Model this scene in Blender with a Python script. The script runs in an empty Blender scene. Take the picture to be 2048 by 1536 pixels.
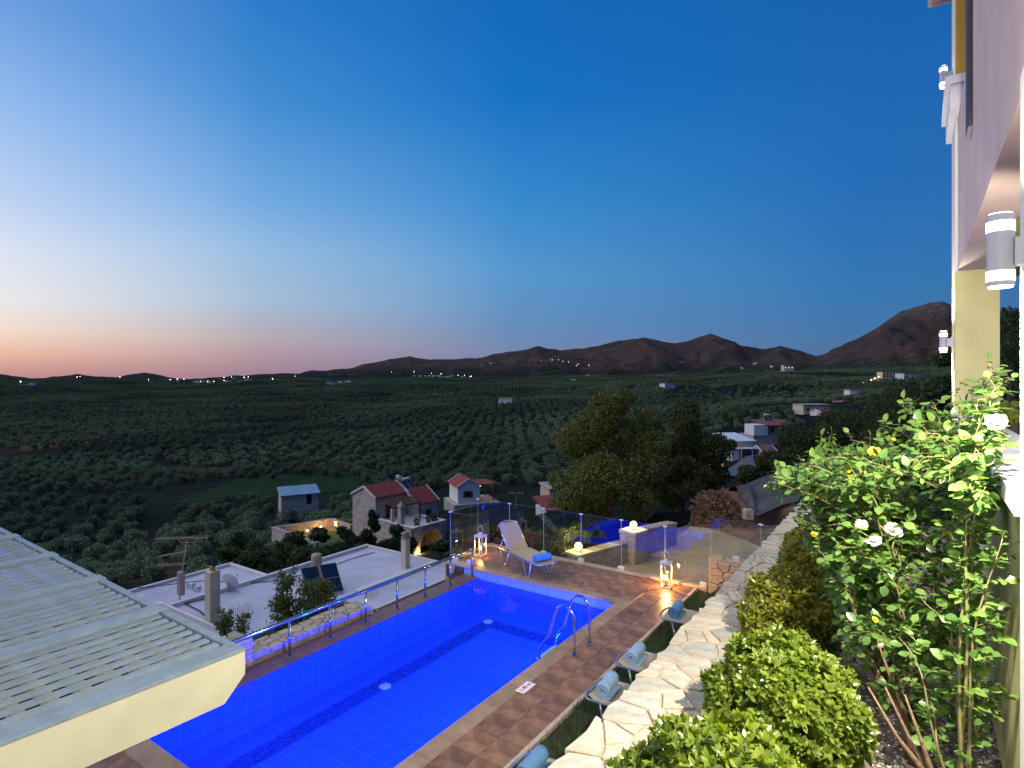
import bpy, math, random
import numpy as np
from mathutils import Vector, Matrix
random.seed(7); RNG = np.random.default_rng(7)
SC = bpy.context.scene
COL = SC.collection

# ------------------------------------------------------------------ camera
FPX = 1190.0; HX, HY = 1024.0, 752.0; CAMH = 4.25
TH = math.atan(816.0 / FPX); CT, ST = math.cos(TH), math.sin(TH)
cam_data = bpy.data.cameras.new('camera')
cam_data.sensor_width = 36.0; cam_data.lens = 36.0 * FPX / 2048.0
cam_data.shift_y = -(768.0 - HY) / 2048.0
cam_data.clip_start = 0.05; cam_data.clip_end = 40000
cam = bpy.data.objects.new('camera', cam_data); COL.objects.link(cam)
cam.location = (0, 0, CAMH); cam.rotation_euler = (math.pi / 2, 0, TH)
SC.camera = cam

def W(r, d, z=0.0):                       # right / forward metres -> world
    return Vector((r * CT - d * ST, r * ST + d * CT, z))
def P(px, py, z):                         # pixel on the horizontal plane z
    d = FPX * (CAMH - z) / (py - HY); return W((px - HX) / FPX * d, d, z)
def PD(px, py, d):                        # pixel at forward distance d
    return W((px - HX) / FPX * d, d, CAMH - (py - HY) / FPX * d)
def RD(v):                                # world -> right, forward
    return v[0] * CT + v[1] * ST, -v[0] * ST + v[1] * CT

def lin(c):
    return tuple((x / 255.0 / 12.92 if x <= 10.3 else ((x / 255.0 + 0.055) / 1.055) ** 2.4) for x in c)

# ------------------------------------------------------------------ world: dusk sky after sunset
wd = bpy.data.worlds.new('World'); SC.world = wd; wd.use_nodes = True
nt = wd.node_tree; N = nt.nodes; L = nt.links
for n in list(N): N.remove(n)
out = N.new('ShaderNodeOutputWorld'); bg = N.new('ShaderNodeBackground'); L.new(bg.outputs[0], out.inputs[0])
tc = N.new('ShaderNodeTexCoord'); sep = N.new('ShaderNodeSeparateXYZ'); L.new(tc.outputs['Generated'], sep.inputs[0])
def math_node(op, a, b=None, tree=None):
    m = (tree or nt).nodes.new('ShaderNodeMath'); m.operation = op
    for i, v in enumerate((a, b)):
        if v is None: continue
        if isinstance(v, (int, float)): m.inputs[i].default_value = v
        else: (tree or nt).links.new(v, m.inputs[i])
    return m.outputs[0]
SUNAZ = math.radians(-56.0)               # sunset direction, left of the view axis
sdir = W(math.sin(SUNAZ), math.cos(SUNAZ))
elev = math_node('MULTIPLY', math_node('ARCSINE', sep.outputs['Z']), 180 / math.pi / 90.0)   # 0..1 for 0..90 deg
hl = math_node('SQRT', math_node('ADD', math_node('MULTIPLY', sep.outputs['X'], sep.outputs['X']), math_node('MULTIPLY', sep.outputs['Y'], sep.outputs['Y'])))
dt = math_node('ADD', math_node('MULTIPLY', sep.outputs['X'], sdir.x), math_node('MULTIPLY', sep.outputs['Y'], sdir.y))
cosd = math_node('DIVIDE', dt, math_node('MAXIMUM', hl, 1e-4))
daz = math_node('MULTIPLY', math_node('ARCCOSINE', math_node('MINIMUM', math_node('MAXIMUM', cosd, -1.0), 1.0)), 180 / math.pi)
SKY = [
 (14, [(0, (196,146,142)), (.8, (218,164,150)), (1.8, (240,193,168)), (3.4, (248,224,205)), (5.6, (240,236,236)), (9.2, (222,230,245)), (12.7, (193,213,245)), (19.5, (150,188,240)), (25.8, (110,160,225)), (45, (45,110,190)), (90, (14,78,155))]),
 (33, [(0, (160,128,148)), (1.6, (176,148,160)), (3.2, (184,168,176)), (6.7, (166,190,214)), (11, (150,188,226)), (15.2, (115,170,225)), (23, (68,142,212)), (30, (46,124,202)), (45, (20,95,180)), (90, (14,78,155))]),
 (56, [(0, (118,118,152)), (2.5, (116,136,176)), (4.9, (102,142,188)), (9.6, (88,152,206)), (16.5, (56,138,206)), (25, (24,115,196)), (32, (20,106,185)), (50, (13,90,170)), (90, (14,80,152))]),
 (86, [(0, (84,108,146)), (3, (72,118,166)), (7.5, (54,120,180)), (16, (38,110,184)), (28, (27,99,174)), (50, (12,84,165)), (90, (14,78,155))]),
 (150, [(0, (70,80,120)), (6, (70,85,135)), (14, (40,85,150)), (30, (18,80,155)), (90, (14,78,155))]),
]
cur = None
for i, (a, stops) in enumerate(SKY):
    rp = N.new('ShaderNodeValToRGB'); cr = rp.color_ramp; cr.interpolation = 'LINEAR'
    L.new(elev, rp.inputs[0])
    while len(cr.elements) < len(stops): cr.elements.new(0.5)
    for e, (el, c) in zip(cr.elements, stops):
        e.position = el / 90.0; e.color = (*lin(c), 1)
    if cur is None: cur = rp.outputs[0]
    else:
        mr = N.new('ShaderNodeMapRange'); mr.interpolation_type = 'LINEAR'
        mr.inputs[1].default_value = SKY[i - 1][0]; mr.inputs[2].default_value = a
        L.new(daz, mr.inputs[0])
        mx = N.new('ShaderNodeMix'); mx.data_type = 'RGBA'
        L.new(mr.outputs[0], mx.inputs[0]); L.new(cur, mx.inputs[6]); L.new(rp.outputs[0], mx.inputs[7])
        cur = mx.outputs[2]
L.new(cur, bg.inputs[0]); bg.inputs[1].default_value = 1.0
# broad high lamp added in place of the afterglow, lifts the ambient light
sd = bpy.data.lights.new('sun', 'SUN'); sd.energy = 2.1; sd.angle = math.radians(90); sd.color = (1.0, 0.94, 0.90)
so = bpy.data.objects.new('sun', sd); COL.objects.link(so)
gdir = W(math.sin(math.radians(-80)), math.cos(math.radians(-80)))
so.visible_glossy = False               # the sky itself is what shows in water and glass
so.rotation_euler = Vector((-gdir.x, -gdir.y, -math.tan(math.radians(50)))).to_track_quat('-Z', 'Y').to_euler()

vs = SC.view_settings; vs.view_transform = 'Standard'; vs.look = 'None'; vs.exposure = 0.0; vs.gamma = 1.0; vs.use_curve_mapping = False
SC.cycles.use_denoising = True
SC.cycles.max_bounces = 8; SC.cycles.transparent_max_bounces = 24; SC.cycles.caustics_reflective = False; SC.cycles.caustics_refractive = False
SC.cycles.sample_clamp_indirect = 4.0

# ------------------------------------------------------------------ materials
MATS = {}
def M(name, col, rough=0.65, var=0.0, scale=4.0, bump=0.0, bscale=30.0, metal=0.0, spec=0.5, col2=None, objvar=0.0, em=None, ems=0.0, trans=0.0, detail=6.0, coord='Object'):
    if name in MATS: return MATS[name]
    m = bpy.data.materials.new(name); m.use_nodes = True; t = m.node_tree; n = t.nodes; l = t.links
    b = n['Principled BSDF']
    b.inputs['Base Color'].default_value = (*col, 1); b.inputs['Roughness'].default_value = rough
    b.inputs['Metallic'].default_value = metal; b.inputs['Specular IOR Level'].default_value = spec
    src = None
    if var or bump or col2:
        c = n.new('ShaderNodeTexCoord')
        nz = n.new('ShaderNodeTexNoise'); nz.inputs['Scale'].default_value = scale; nz.inputs['Detail'].default_value = detail; nz.inputs['Roughness'].default_value = .6
        l.new(c.outputs[coord], nz.inputs['Vector'])
        if var or col2:
            r = n.new('ShaderNodeValToRGB'); l.new(nz.outputs['Fac'], r.inputs[0])
            r.color_ramp.elements[0].position = .32; r.color_ramp.elements[1].position = .68
            c2 = col2 or tuple(x * (1 + var) for x in col); c1 = tuple(x * (1 - var) for x in col) if var else col
            r.color_ramp.elements[0].color = (*c1, 1); r.color_ramp.elements[1].color = (*c2, 1); src = r.outputs[0]
        if bump:
            nb = n.new('ShaderNodeTexNoise'); nb.inputs['Scale'].default_value = bscale; nb.inputs['Detail'].default_value = 5
            l.new(c.outputs[coord], nb.inputs['Vector'])
            bp = n.new('ShaderNodeBump'); bp.inputs['Strength'].default_value = bump; bp.inputs['Distance'].default_value = .02
            l.new(nb.outputs['Fac'], bp.inputs['Height']); l.new(bp.outputs[0], b.inputs['Normal'])
    if objvar:
        oi = n.new('ShaderNodeObjectInfo'); hs = n.new('ShaderNodeHueSaturation')
        mv = n.new('ShaderNodeMapRange'); mv.inputs[3].default_value = 1 - objvar; mv.inputs[4].default_value = 1 + objvar
        l.new(oi.outputs['Random'], mv.inputs[0]); l.new(mv.outputs[0], hs.inputs['Value'])
        if src: l.new(src, hs.inputs['Color'])
        else: hs.inputs['Color'].default_value = (*col, 1)
        src = hs.outputs[0]
    if src: l.new(src, b.inputs['Base Color'])
    if em: b.inputs['Emission Color'].default_value = (*em, 1); b.inputs['Emission Strength'].default_value = ems
    MATS[name] = m; return m
def leafmat(name, c1, c2, rough=.5, trans=.35, spec=.4, patch=0.0):
    """foliage: colour differs from leaf to leaf (mesh islands), part of the light passes through"""
    if name in MATS: return MATS[name]
    m = bpy.data.materials.new(name); m.use_nodes = True; t = m.node_tree; n = t.nodes; l = t.links
    b = n['Principled BSDF']; b.inputs['Roughness'].default_value = rough; b.inputs['Specular IOR Level'].default_value = spec
    g = n.new('ShaderNodeNewGeometry'); oi = n.new('ShaderNodeObjectInfo')
    ad = math_node('FRACT', math_node('ADD', g.outputs['Random Per Island'], oi.outputs['Random'], t), None, t)
    r = n.new('ShaderNodeValToRGB'); l.new(ad, r.inputs[0])
    r.color_ramp.elements[0].color = (*c1, 1); r.color_ramp.elements[1].color = (*c2, 1)
    col_out = r.outputs[0]
    if patch:                             # plots of the land differ in tone
        nz = n.new('ShaderNodeTexNoise'); nz.inputs['Scale'].default_value = patch; nz.inputs['Detail'].default_value = 3; l.new(g.outputs['Position'], nz.inputs['Vector'])
        mv = n.new('ShaderNodeMapRange'); mv.inputs[1].default_value = .36; mv.inputs[2].default_value = .64; mv.inputs[3].default_value = .72; mv.inputs[4].default_value = 1.45; l.new(nz.outputs['Fac'], mv.inputs[0])
        h0 = n.new('ShaderNodeHueSaturation'); l.new(col_out, h0.inputs['Color']); l.new(mv.outputs[0], h0.inputs['Value']); col_out = h0.outputs[0]
    l.new(col_out, b.inputs['Base Color'])
    tr = n.new('ShaderNodeBsdfTranslucent'); hs = n.new('ShaderNodeHueSaturation'); hs.inputs['Saturation'].default_value = 1.15; hs.inputs['Value'].default_value = 1.3
    l.new(col_out, hs.inputs['Color']); l.new(hs.outputs[0], tr.inputs[0])
    mx = n.new('ShaderNodeMixShader'); mx.inputs[0].default_value = trans
    l.new(b.outputs[0], mx.inputs[1]); l.new(tr.outputs[0], mx.inputs[2]); l.new(mx.outputs[0], n['Material Output'].inputs[0])
    MATS[name] = m; return m
def emat(name, col, s, sample=True):
    if name in MATS: return MATS[name]
    m = bpy.data.materials.new(name); m.use_nodes = True; t = m.node_tree; t.nodes.remove(t.nodes['Principled BSDF'])
    e = t.nodes.new('ShaderNodeEmission'); e.inputs[0].default_value = (*col, 1); e.inputs[1].default_value = s
    t.links.new(e.outputs[0], t.nodes['Material Output'].inputs[0])
    if not sample: m.cycles.emission_sampling = 'NONE'
    MATS[name] = m; return m
def clearmat(name, tint, rough, ior=1.5, bump=0.0, bscale=6.0, gain=1.0):
    """clear sheet: transmission by transparency, Fresnel reflection"""
    m = bpy.data.materials.new(name); m.use_nodes = True; t = m.node_tree; n = t.nodes; l = t.links; n.remove(n['Principled BSDF'])
    tr = n.new('ShaderNodeBsdfTransparent'); tr.inputs[0].default_value = (*tint, 1)
    gl = n.new('ShaderNodeBsdfGlossy'); gl.inputs['Roughness'].default_value = rough
    fr = n.new('ShaderNodeFresnel'); fr.inputs[0].default_value = ior
    mx = n.new('ShaderNodeMixShader')
    ge = n.new('ShaderNodeNewGeometry'); front = math_node('SUBTRACT', 1.0, ge.outputs['Backfacing'], t)
    l.new(math_node('MINIMUM', math_node('MULTIPLY', math_node('MULTIPLY', fr.outputs[0], front, t), gain, t), 1.0, t), mx.inputs[0]); l.new(tr.outputs[0], mx.inputs[1]); l.new(gl.outputs[0], mx.inputs[2]); l.new(mx.outputs[0], n['Material Output'].inputs[0])
    if bump:
        c = n.new('ShaderNodeTexCoord'); nz = n.new('ShaderNodeTexNoise'); nz.inputs['Scale'].default_value = bscale; nz.inputs['Detail'].default_value = 2
        l.new(c.outputs['Object'], nz.inputs['Vector'])
        bp = n.new('ShaderNodeBump'); bp.inputs['Strength'].default_value = bump; bp.inputs['Distance'].default_value = .02
        l.new(nz.outputs['Fac'], bp.inputs['Height']); l.new(bp.outputs[0], gl.inputs['Normal']); l.new(bp.outputs[0], fr.inputs['Normal'])
    MATS[name] = m; return m

# ------------------------------------------------------------------ mesh helpers
class MB:
    def __init__(s): s.v = []; s.f = []; s.mi = []; s.cur = 0
    def add(s, vs, fs):
        o = len(s.v); s.v.extend([tuple(v) for v in vs]); s.f.extend([tuple(i + o for i in f) for f in fs]); s.mi.extend([s.cur] * len(fs)); return s
    def box(s, x0, x1, y0, y1, z0, z1, T=None):
        vs = [Vector((x, y, z)) for z in (z0, z1) for y in (y0, y1) for x in (x0, x1)]
        if T: vs = [T @ v for v in vs]
        return s.add(vs, [(0, 2, 3, 1), (4, 5, 7, 6), (0, 1, 5, 4), (2, 6, 7, 3), (0, 4, 6, 2), (1, 3, 7, 5)])
    def bbox(s, x0, x1, y0, y1, z0, z1, b=.01, T=None):      # box with chamfered top edges
        vs = []
        for z, i in ((z0, 0), (z1 - b, 0), (z1, b)):
            vs += [Vector((x, y, z)) for (x, y) in ((x0 + i, y0 + i), (x1 - i, y0 + i), (x1 - i, y1 - i), (x0 + i, y1 - i))]
        if T: vs = [T @ v for v in vs]
        fs = [(3, 2, 1, 0), (8, 9, 10, 11)]
        for k in (0, 4):
            for i in range(4): j = (i + 1) % 4; fs.append((k + i, k + j, k + 4 + j, k + 4 + i))
        return s.add(vs, fs)
    def prism(s, poly, z0, z1, T=None, inset=0.0):           # polygon (x,y), counter-clockwise
        n = len(poly); cx = sum(p[0] for p in poly) / n; cy = sum(p[1] for p in poly) / n
        vs = [Vector((p[0], p[1], z0)) for p in poly]
        k = 1
        if inset:
            vs += [Vector((p[0], p[1], z1 - inset)) for p in poly]; k = 2
            def inn(p):
                d = math.hypot(p[0] - cx, p[1] - cy) or 1; f = max(0, 1 - inset / d); return (cx + (p[0] - cx) * f, cy + (p[1] - cy) * f)
            vs += [Vector((*inn(p), z1)) for p in poly]
        else: vs += [Vector((p[0], p[1], z1)) for p in poly]
        if T: vs = [T @ v for v in vs]
        fs = [tuple(range(n - 1, -1, -1)), tuple(range(k * n, k * n + n))]
        for q in range(k):
            for i in range(n): j = (i + 1) % n; fs.append((q * n + i, q * n + j, q * n + n + j, q * n + n + i))
        return s.add(vs, fs)
    def tube(s, pts, r, n=8, cap=True, closed=False):
        pts = [Vector(p) for p in pts]; m = len(pts); rs = r if isinstance(r, (list, tuple)) else [r] * m
        rings = []; up = Vector((0, 0, 1)); prev = None
        for i, p in enumerate(pts):
            if closed: t = pts[(i + 1) % m] - pts[i - 1]
            else: t = (pts[min(i + 1, m - 1)] - pts[max(i - 1, 0)])
            t = t.normalized() if t.length > 1e-9 else Vector((0, 0, 1))
            if prev is None:
                a = t.cross(up)
                if a.length < .05: a = t.cross(Vector((1, 0, 0)))
            else:
                a = prev - t * prev.dot(t)
            a.normalize(); prev = a; b = t.cross(a)
            rings.append([p + (a * math.cos(2 * math.pi * k / n) + b * math.sin(2 * math.pi * k / n)) * rs[i] for k in range(n)])
        vs = [v for R in rings for v in R]; fs = []
        for i in range(m if closed else m - 1):
            i2 = (i + 1) % m
            for k in range(n): k2 = (k + 1) % n; fs.append((i * n + k, i * n + k2, i2 * n + k2, i2 * n + k))
        if cap and not closed: fs += [tuple(range(n - 1, -1, -1)), tuple((m - 1) * n + k for k in range(n))]
        return s.add(vs, fs)
    def lathe(s, prof, n=16, T=None):                        # prof: (radius, z)
        vs = [Vector((r * math.cos(2 * math.pi * k / n), r * math.sin(2 * math.pi * k / n), z)) for r, z in prof for k in range(n)]
        if T: vs = [T @ v for v in vs]
        fs = []
        for i in range(len(prof) - 1):
            for k in range(n): k2 = (k + 1) % n; fs.append((i * n + k, i * n + k2, i * n + n + k2, i * n + n + k))
        fs += [tuple(range(n - 1, -1, -1)), tuple((len(prof) - 1) * n + k for k in range(n))]
        return s.add(vs, fs)
    def mesh(s, name, mats, smooth=False):
        me = bpy.data.meshes.new(name); me.from_pydata(s.v, [], s.f)
        for m in (mats if isinstance(mats, (list, tuple)) else [mats]): me.materials.append(m)
        if any(s.mi): me.polygons.foreach_set('material_index', s.mi)
        if smooth: me.polygons.foreach_set('use_smooth', [True] * len(me.polygons))
        me.update(); return me
    def build(s, name, mats, parent=None, smooth=False, **k):
        return link(name, s.mesh(name, mats, smooth), parent, **k)
def link(name, data, parent=None, label=None, cat=None, group=None, kind=None, loc=None, rot=None, mw=None):
    o = bpy.data.objects.new(name, data); COL.objects.link(o)
    if parent: o.parent = parent
    if loc is not None: o.location = loc
    if rot is not None: o.rotation_euler = rot
    if mw is not None: o.matrix_basis = mw
    if label: o['label'] = label
    if cat: o['category'] = cat
    if group: o['group'] = group
    if kind: o['kind'] = kind
    return o
def thing(name, label, cat, loc=(0, 0, 0), rz=0.0, group=None):
    return link(name, None, None, label, cat, group, loc=loc, rot=(0, 0, rz))
def copy_tree(o, parent=None):
    c = o.copy(); COL.objects.link(c); c.parent = parent
    for ch in list(o.children): copy_tree(ch, c)
    return c
def npmesh(name, V, F, mat, smooth=False):                    # V (n,3), F (m,k)
    me = bpy.data.meshes.new(name); V = np.asarray(V, np.float32); F = np.asarray(F, np.int32); k = F.shape[1]
    me.vertices.add(len(V)); me.vertices.foreach_set('co', V.ravel())
    me.loops.add(F.size); me.loops.foreach_set('vertex_index', F.ravel())
    me.polygons.add(len(F)); me.polygons.foreach_set('loop_start', np.arange(0, F.size, k, dtype=np.int32))
    me.polygons.foreach_set('loop_total', np.full(len(F), k, np.int32))
    if smooth: me.polygons.foreach_set('use_smooth', np.ones(len(F), bool))
    me.materials.append(mat); me.update(calc_edges=True); return me
def leaf_quads(C, size, aspect=.5, updir=None, upw=.5, rng=RNG):
    """diamond leaves (two triangles folded) at points C"""
    n = len(C); d = rng.normal(size=(n, 3))
    if updir is not None: d = d + updir * upw
    d /= np.linalg.norm(d, axis=1, keepdims=True) + 1e-9
    a = np.cross(d, rng.normal(size=(n, 3))); a /= np.linalg.norm(a, axis=1, keepdims=True) + 1e-9
    s = (size * rng.uniform(.65, 1.35, n))[:, None]
    nn = np.cross(d, a)
    p0 = C - d * s * .5; p2 = C + d * s * .5; p1 = C + a * s * aspect * .5 + nn * s * .08; p3 = C - a * s * aspect * .5 + nn * s * .08
    V = np.stack([p0, p1, p2, p3], 1).reshape(-1, 3); F = np.arange(4 * n).reshape(-1, 4)
    return V, F
def blob_points(n, lobes, rng=RNG, shell=.55):
    """points in a set of ellipsoid lobes, denser towards their skins: lobes rows = x,y,z,rx,ry,rz"""
    lobes = np.asarray(lobes, float); w = (lobes[:, 3] * lobes[:, 4] * lobes[:, 5]) ** .7; idx = rng.choice(len(lobes), n, p=w / w.sum())
    d = rng.normal(size=(n, 3)); d /= np.linalg.norm(d, axis=1, keepdims=True)
    r = (shell + (1 - shell) * rng.random(n) ** .6) * rng.uniform(.86, 1.12, n)
    Lb = lobes[idx]; return Lb[:, :3] + d * r[:, None] * Lb[:, 3:]
# ------------------------------------------------------------------ terrain
_T = RNG.random((256, 256))
def vnoise(x, y):
    xi = np.floor(x).astype(int); yi = np.floor(y).astype(int); fx = x - xi; fy = y - yi
    fx = fx * fx * (3 - 2 * fx); fy = fy * fy * (3 - 2 * fy)
    a = _T[xi & 255, yi & 255]; b = _T[(xi + 1) & 255, yi & 255]; c = _T[xi & 255, (yi + 1) & 255]; d = _T[(xi + 1) & 255, (yi + 1) & 255]
    return (a * (1 - fx) + b * fx) * (1 - fy) + (c * (1 - fx) + d * fx) * fy
def fbm(x, y, o=4):
    s = 0; a = .5
    for k in range(o): s = s + a * (vnoise(x * 2 ** k + 17 * k, y * 2 ** k + 31 * k) - .5); a *= .5
    return s * 2
AZC = np.radians([-180, -62, -50, -30, -12, -3, 5, 15, 25, 35, 50, 70, 180])
RHO = np.array([1, 12, 20, 30, 45, 70, 105, 150, 200, 260, 400, 600, 900, 1300, 1800, 2500, 9000.])
TZ = np.array([
 [-5]*13,
 [-3,-5,-5,-5,-5,-4.5,-3,-2.6,-2.6,-2.6,-2.5,-2.5,-3],
 [-3,-8,-8,-8,-8,-6.5,-2.8,-2.35,-2.4,-2.4,-2,-2,-3],
 [-3,-9.5,-9.5,-9.5,-9.5,-8.5,-3.4,-2.5,-2.4,-2,-1,-1,-3],
 [-3,-13,-13,-12.5,-12,-11,-6.5,-5,-4,-3,0,0,-3],
 [-3,-21,-21,-19.5,-17.4,-14.5,-11,-9.5,-7.5,-5,0,2,-3],
 [-3,-27,-27,-25,-22,-18.4,-15.5,-14.5,-12,-7,0,4,-3],
 [-3,-31,-31,-30,-27,-22,-20,-18.5,-15.5,-8,0,6,-3],
 [-3,-32,-32,-32,-29,-26,-22,-19.5,-16,-8,2,8,-3],
 [-3,-32,-32,-32,-30,-28,-24,-19,-13,-5,5,10,-3],
 [-3,-31,-31,-31,-30,-28,-24,-16,-8,-1,10,14,0],
 [-3,-28,-28,-28,-28,-26,-21,-10,-1,4,15,20,5],
 [-3,-24,-24,-24,-24,-23,-18,-6,5,9,20,30,10],
 [0,-17,-17,-17,-17,-16,-11,-2,8,14,30,45,20],
 [5,-8,-8,-8,-7,-6,-2,5,14,24,40,70,40],
 [20,-2,-2,-2,0,4,9,15,24,40,60,120,80],
 [60,0,0,0,0,4,9,15,24,40,60,120,80]], float)
SKX = [-9000, -400, 0, 60, 110, 150, 235, 290, 345, 380, 430, 520, 600, 700, 760, 820, 860, 950, 1040, 1075, 1120, 1160, 1230, 1290, 1350, 1420, 1480, 1530, 1560, 1590, 1630, 1650, 1750, 1800, 1850, 1885, 1905, 2000, 2300, 9000]
SKYY = [748, 748, 750, 757, 753, 750, 755, 743, 756, 760, 753, 749, 745, 735, 722, 711, 718, 716, 700, 692, 702, 698, 683, 675, 687, 668, 690, 700, 692, 697, 711, 707, 658, 625, 605, 602, 609, 655, 690, 690]
RRX = [-9000, 420, 700, 1150, 1600, 1660, 1900, 9000]; RRD = [3000, 3200, 3700, 4000, 3900, 3100, 2800, 2800]
def terrain_z(r, d):
    r = np.asarray(r, float); d = np.asarray(d, float)
    rho = np.maximum(np.hypot(r, d), 1.01); az = np.arctan2(r, d)
    i = np.clip(np.searchsorted(RHO, rho) - 1, 0, len(RHO) - 2); j = np.clip(np.searchsorted(AZC, az) - 1, 0, len(AZC) - 2)
    fr = (np.log(rho) - np.log(RHO[i])) / (np.log(RHO[i + 1]) - np.log(RHO[i])); fr = np.clip(fr, 0, 1)
    fa = np.clip((az - AZC[j]) / (AZC[j + 1] - AZC[j]), 0, 1); fa = fa * fa * (3 - 2 * fa)
    z = (TZ[i, j] * (1 - fa) + TZ[i, j + 1] * fa) * (1 - fr) + (TZ[i + 1, j] * (1 - fa) + TZ[i + 1, j + 1] * fa) * fr
    z = z + fbm(r / 260 + 40, d / 260 + 9, 3) * 12 * np.clip((rho - 160) / 300, 0, 1) * np.clip((2600 - rho) / 900, 0, 1)
    z = z + fbm(r / 30, d / 30, 3) * .8 * np.clip((rho - 26) / 60, 0, 1)
    azc = np.clip(az, -1.45, 1.45); px = HX + FPX * np.tan(azc)
    rr = np.interp(px, RRX, RRD); sk = np.interp(px, SKX, SKYY)
    sk = sk + fbm(px / 26, px * 0 + 3.3, 4) * 4.5
    zr = CAMH + (HY - sk) / FPX * rr * np.cos(azc)
    r0 = 1750.0
    t = np.clip((rho - r0) / (rr - r0), 0, 1)
    gul = fbm(px / 70 + rho / 900, rho / 420, 5)
    rz = z + (zr - z) * t ** 1.35 + gul * 4 * t * (1 - t) * np.clip(zr - z, 10, 400) * .42
    z = np.where(t > 0, np.where(rho < rr, rz, zr - (rho - rr) * .12), z)
    return z
def tz(r, d): return float(terrain_z(np.array([r]), np.array([d]))[0])
def ground(v):
    r, d = RD(v); return tz(r, d)

az = np.radians(np.concatenate([np.arange(-180, -60, 4), np.arange(-60, 60, .2), np.arange(60, 180.1, 4)]))
rho = np.concatenate([[3], np.geomspace(9, 2000, 130), np.linspace(2030, 4300, 70), np.geomspace(4400, 12000, 8)])
A, Rr = np.meshgrid(az, rho)
gr = Rr * np.sin(A); gd = Rr * np.cos(A); gz = terrain_z(gr, gd)
V = np.stack([gr * CT - gd * ST, gr * ST + gd * CT, gz], -1).reshape(-1, 3)
na = len(az); nr = len(rho)
I, J = np.meshgrid(np.arange(nr - 1), np.arange(na - 1), indexing='ij')
F = np.stack([I * na + J, I * na + J + 1, (I + 1) * na + J + 1, (I + 1) * na + J], -1).reshape(-1, 4)
tm = bpy.data.materials.new('earth_and_scrub'); tm.use_nodes = True; t = tm.node_tree; n = t.nodes; l = t.links
b = n['Principled BSDF']; b.inputs['Roughness'].default_value = .95; b.inputs['Specular IOR Level'].default_value = .1
g = n.new('ShaderNodeTexCoord')
def noise(scale, detail=6, rough=.6):
    q = n.new('ShaderNodeTexNoise'); q.inputs['Scale'].default_value = scale; q.inputs['Detail'].default_value = detail; q.inputs['Roughness'].default_value = rough
    l.new(g.outputs['Object'], q.inputs['Vector']); return q.outputs['Fac']
def ramp(fac, stops):
    q = n.new('ShaderNodeValToRGB'); l.new(fac, q.inputs[0])
    while len(q.color_ramp.elements) < len(stops): q.color_ramp.elements.new(.5)
    for e, (p, c) in zip(q.color_ramp.elements, stops): e.position = p; e.color = (*c, 1)
    return q.outputs[0]
def mixc(f, a, c):
    q = n.new('ShaderNodeMix'); q.data_type = 'RGBA'; l.new(f, q.inputs[0]); l.new(a, q.inputs[6]); l.new(c, q.inputs[7]); return q.outputs[2]
hill = ramp(noise(.006, 9, .65), [(.34, (.028, .028, .028)), (.48, (.058, .036, .034)), (.6, (.115, .058, .046)), (.72, (.15, .082, .062))])
spots = ramp(noise(.05, 5, .7), [(.45, (0, 0, 0)), (.6, (1, 1, 1))])
hill = mixc(spots, ramp(noise(.02, 4), [(.3, (.03, .03, .022)), (.7, (.055, .04, .03))]), hill)
vall = ramp(noise(.012, 8, .6), [(.35, (.008, .012, .007)), (.58, (.013, .016, .009)), (.70, (.095, .056, .036))])
rock = ramp(noise(.03, 8, .7), [(.35, (.05, .045, .045)), (.65, (.2, .16, .15))])
sx = n.new('ShaderNodeSeparateXYZ'); l.new(g.outputs['Object'], sx.inputs[0])
mr = n.new('ShaderNodeMapRange'); mr.inputs[1].default_value = 12; mr.inputs[2].default_value = 60
l.new(math_node('ADD', sx.outputs['Z'], math_node('MULTIPLY', math_node('SUBTRACT', noise(.004, 4), .5, t), 70, t), t), mr.inputs[0])
mr2 = n.new('ShaderNodeMapRange'); mr2.inputs[1].default_value = 215; mr2.inputs[2].default_value = 330
l.new(math_node('ADD', sx.outputs['Z'], math_node('MULTIPLY', math_node('SUBTRACT', noise(.01, 5), .5, t), 150, t), t), mr2.inputs[0])
l.new(mixc(mr2.outputs[0], mixc(mr.outputs[0], vall, hill), rock), b.inputs['Base Color'])
bp = n.new('ShaderNodeBump'); bp.inputs['Strength'].default_value = .9; bp.inputs['Distance'].default_value = 14
l.new(noise(.018, 8, .65), bp.inputs['Height']); l.new(bp.outputs[0], b.inputs['Normal'])
link('terrain', npmesh('terrain', V, F, tm, True), kind='structure')

# ------------------------------------------------------------------ olive groves
olive_leaf = leafmat('olive_leaves', (.080, .112, .056), (.18, .228, .12), rough=.6, trans=.1, spec=.25, patch=.011)
bark = M('bark', (.075, .055, .042), .9, var=.4, scale=6, bump=.6, bscale=14)
OL_CROWN, OL_TRUNK = [], []
for k in range(5):
    rg = np.random.default_rng(100 + k)
    lob = []
    for q in range(9):
        a = rg.uniform(0, 2 * math.pi); rr_ = rg.uniform(.3, 1.35)
        lob.append((math.cos(a) * rr_, math.sin(a) * rr_, rg.uniform(1.1, 2.7), rg.uniform(.85, 1.25), rg.uniform(.85, 1.25), rg.uniform(.75, 1.1)))
    C = blob_points(1900, lob, rg, .72); V, F = leaf_quads(C, .33, .5, np.array([0, 0, 1.]), .7, rg)
    OL_CROWN.append(npmesh('olive_crown', V, F, olive_leaf))
    mb = MB(); mb.tube([(0, 0, -.3), (.08, .05, .5), (.02, .1, 1.1)], [.3, .22, .18], 7)
    for a in (0.4, 2.4, 4.5): mb.tube([(.02, .1, 1.0), (math.cos(a) * .5, math.sin(a) * .5, 1.7), (math.cos(a) * 1.0, math.sin(a) * 1.0, 2.4)], [.13, .09, .05], 5)
    OL_TRUNK.append(mb.mesh('olive_trunk', bark, True))
S = 6.3
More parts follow.
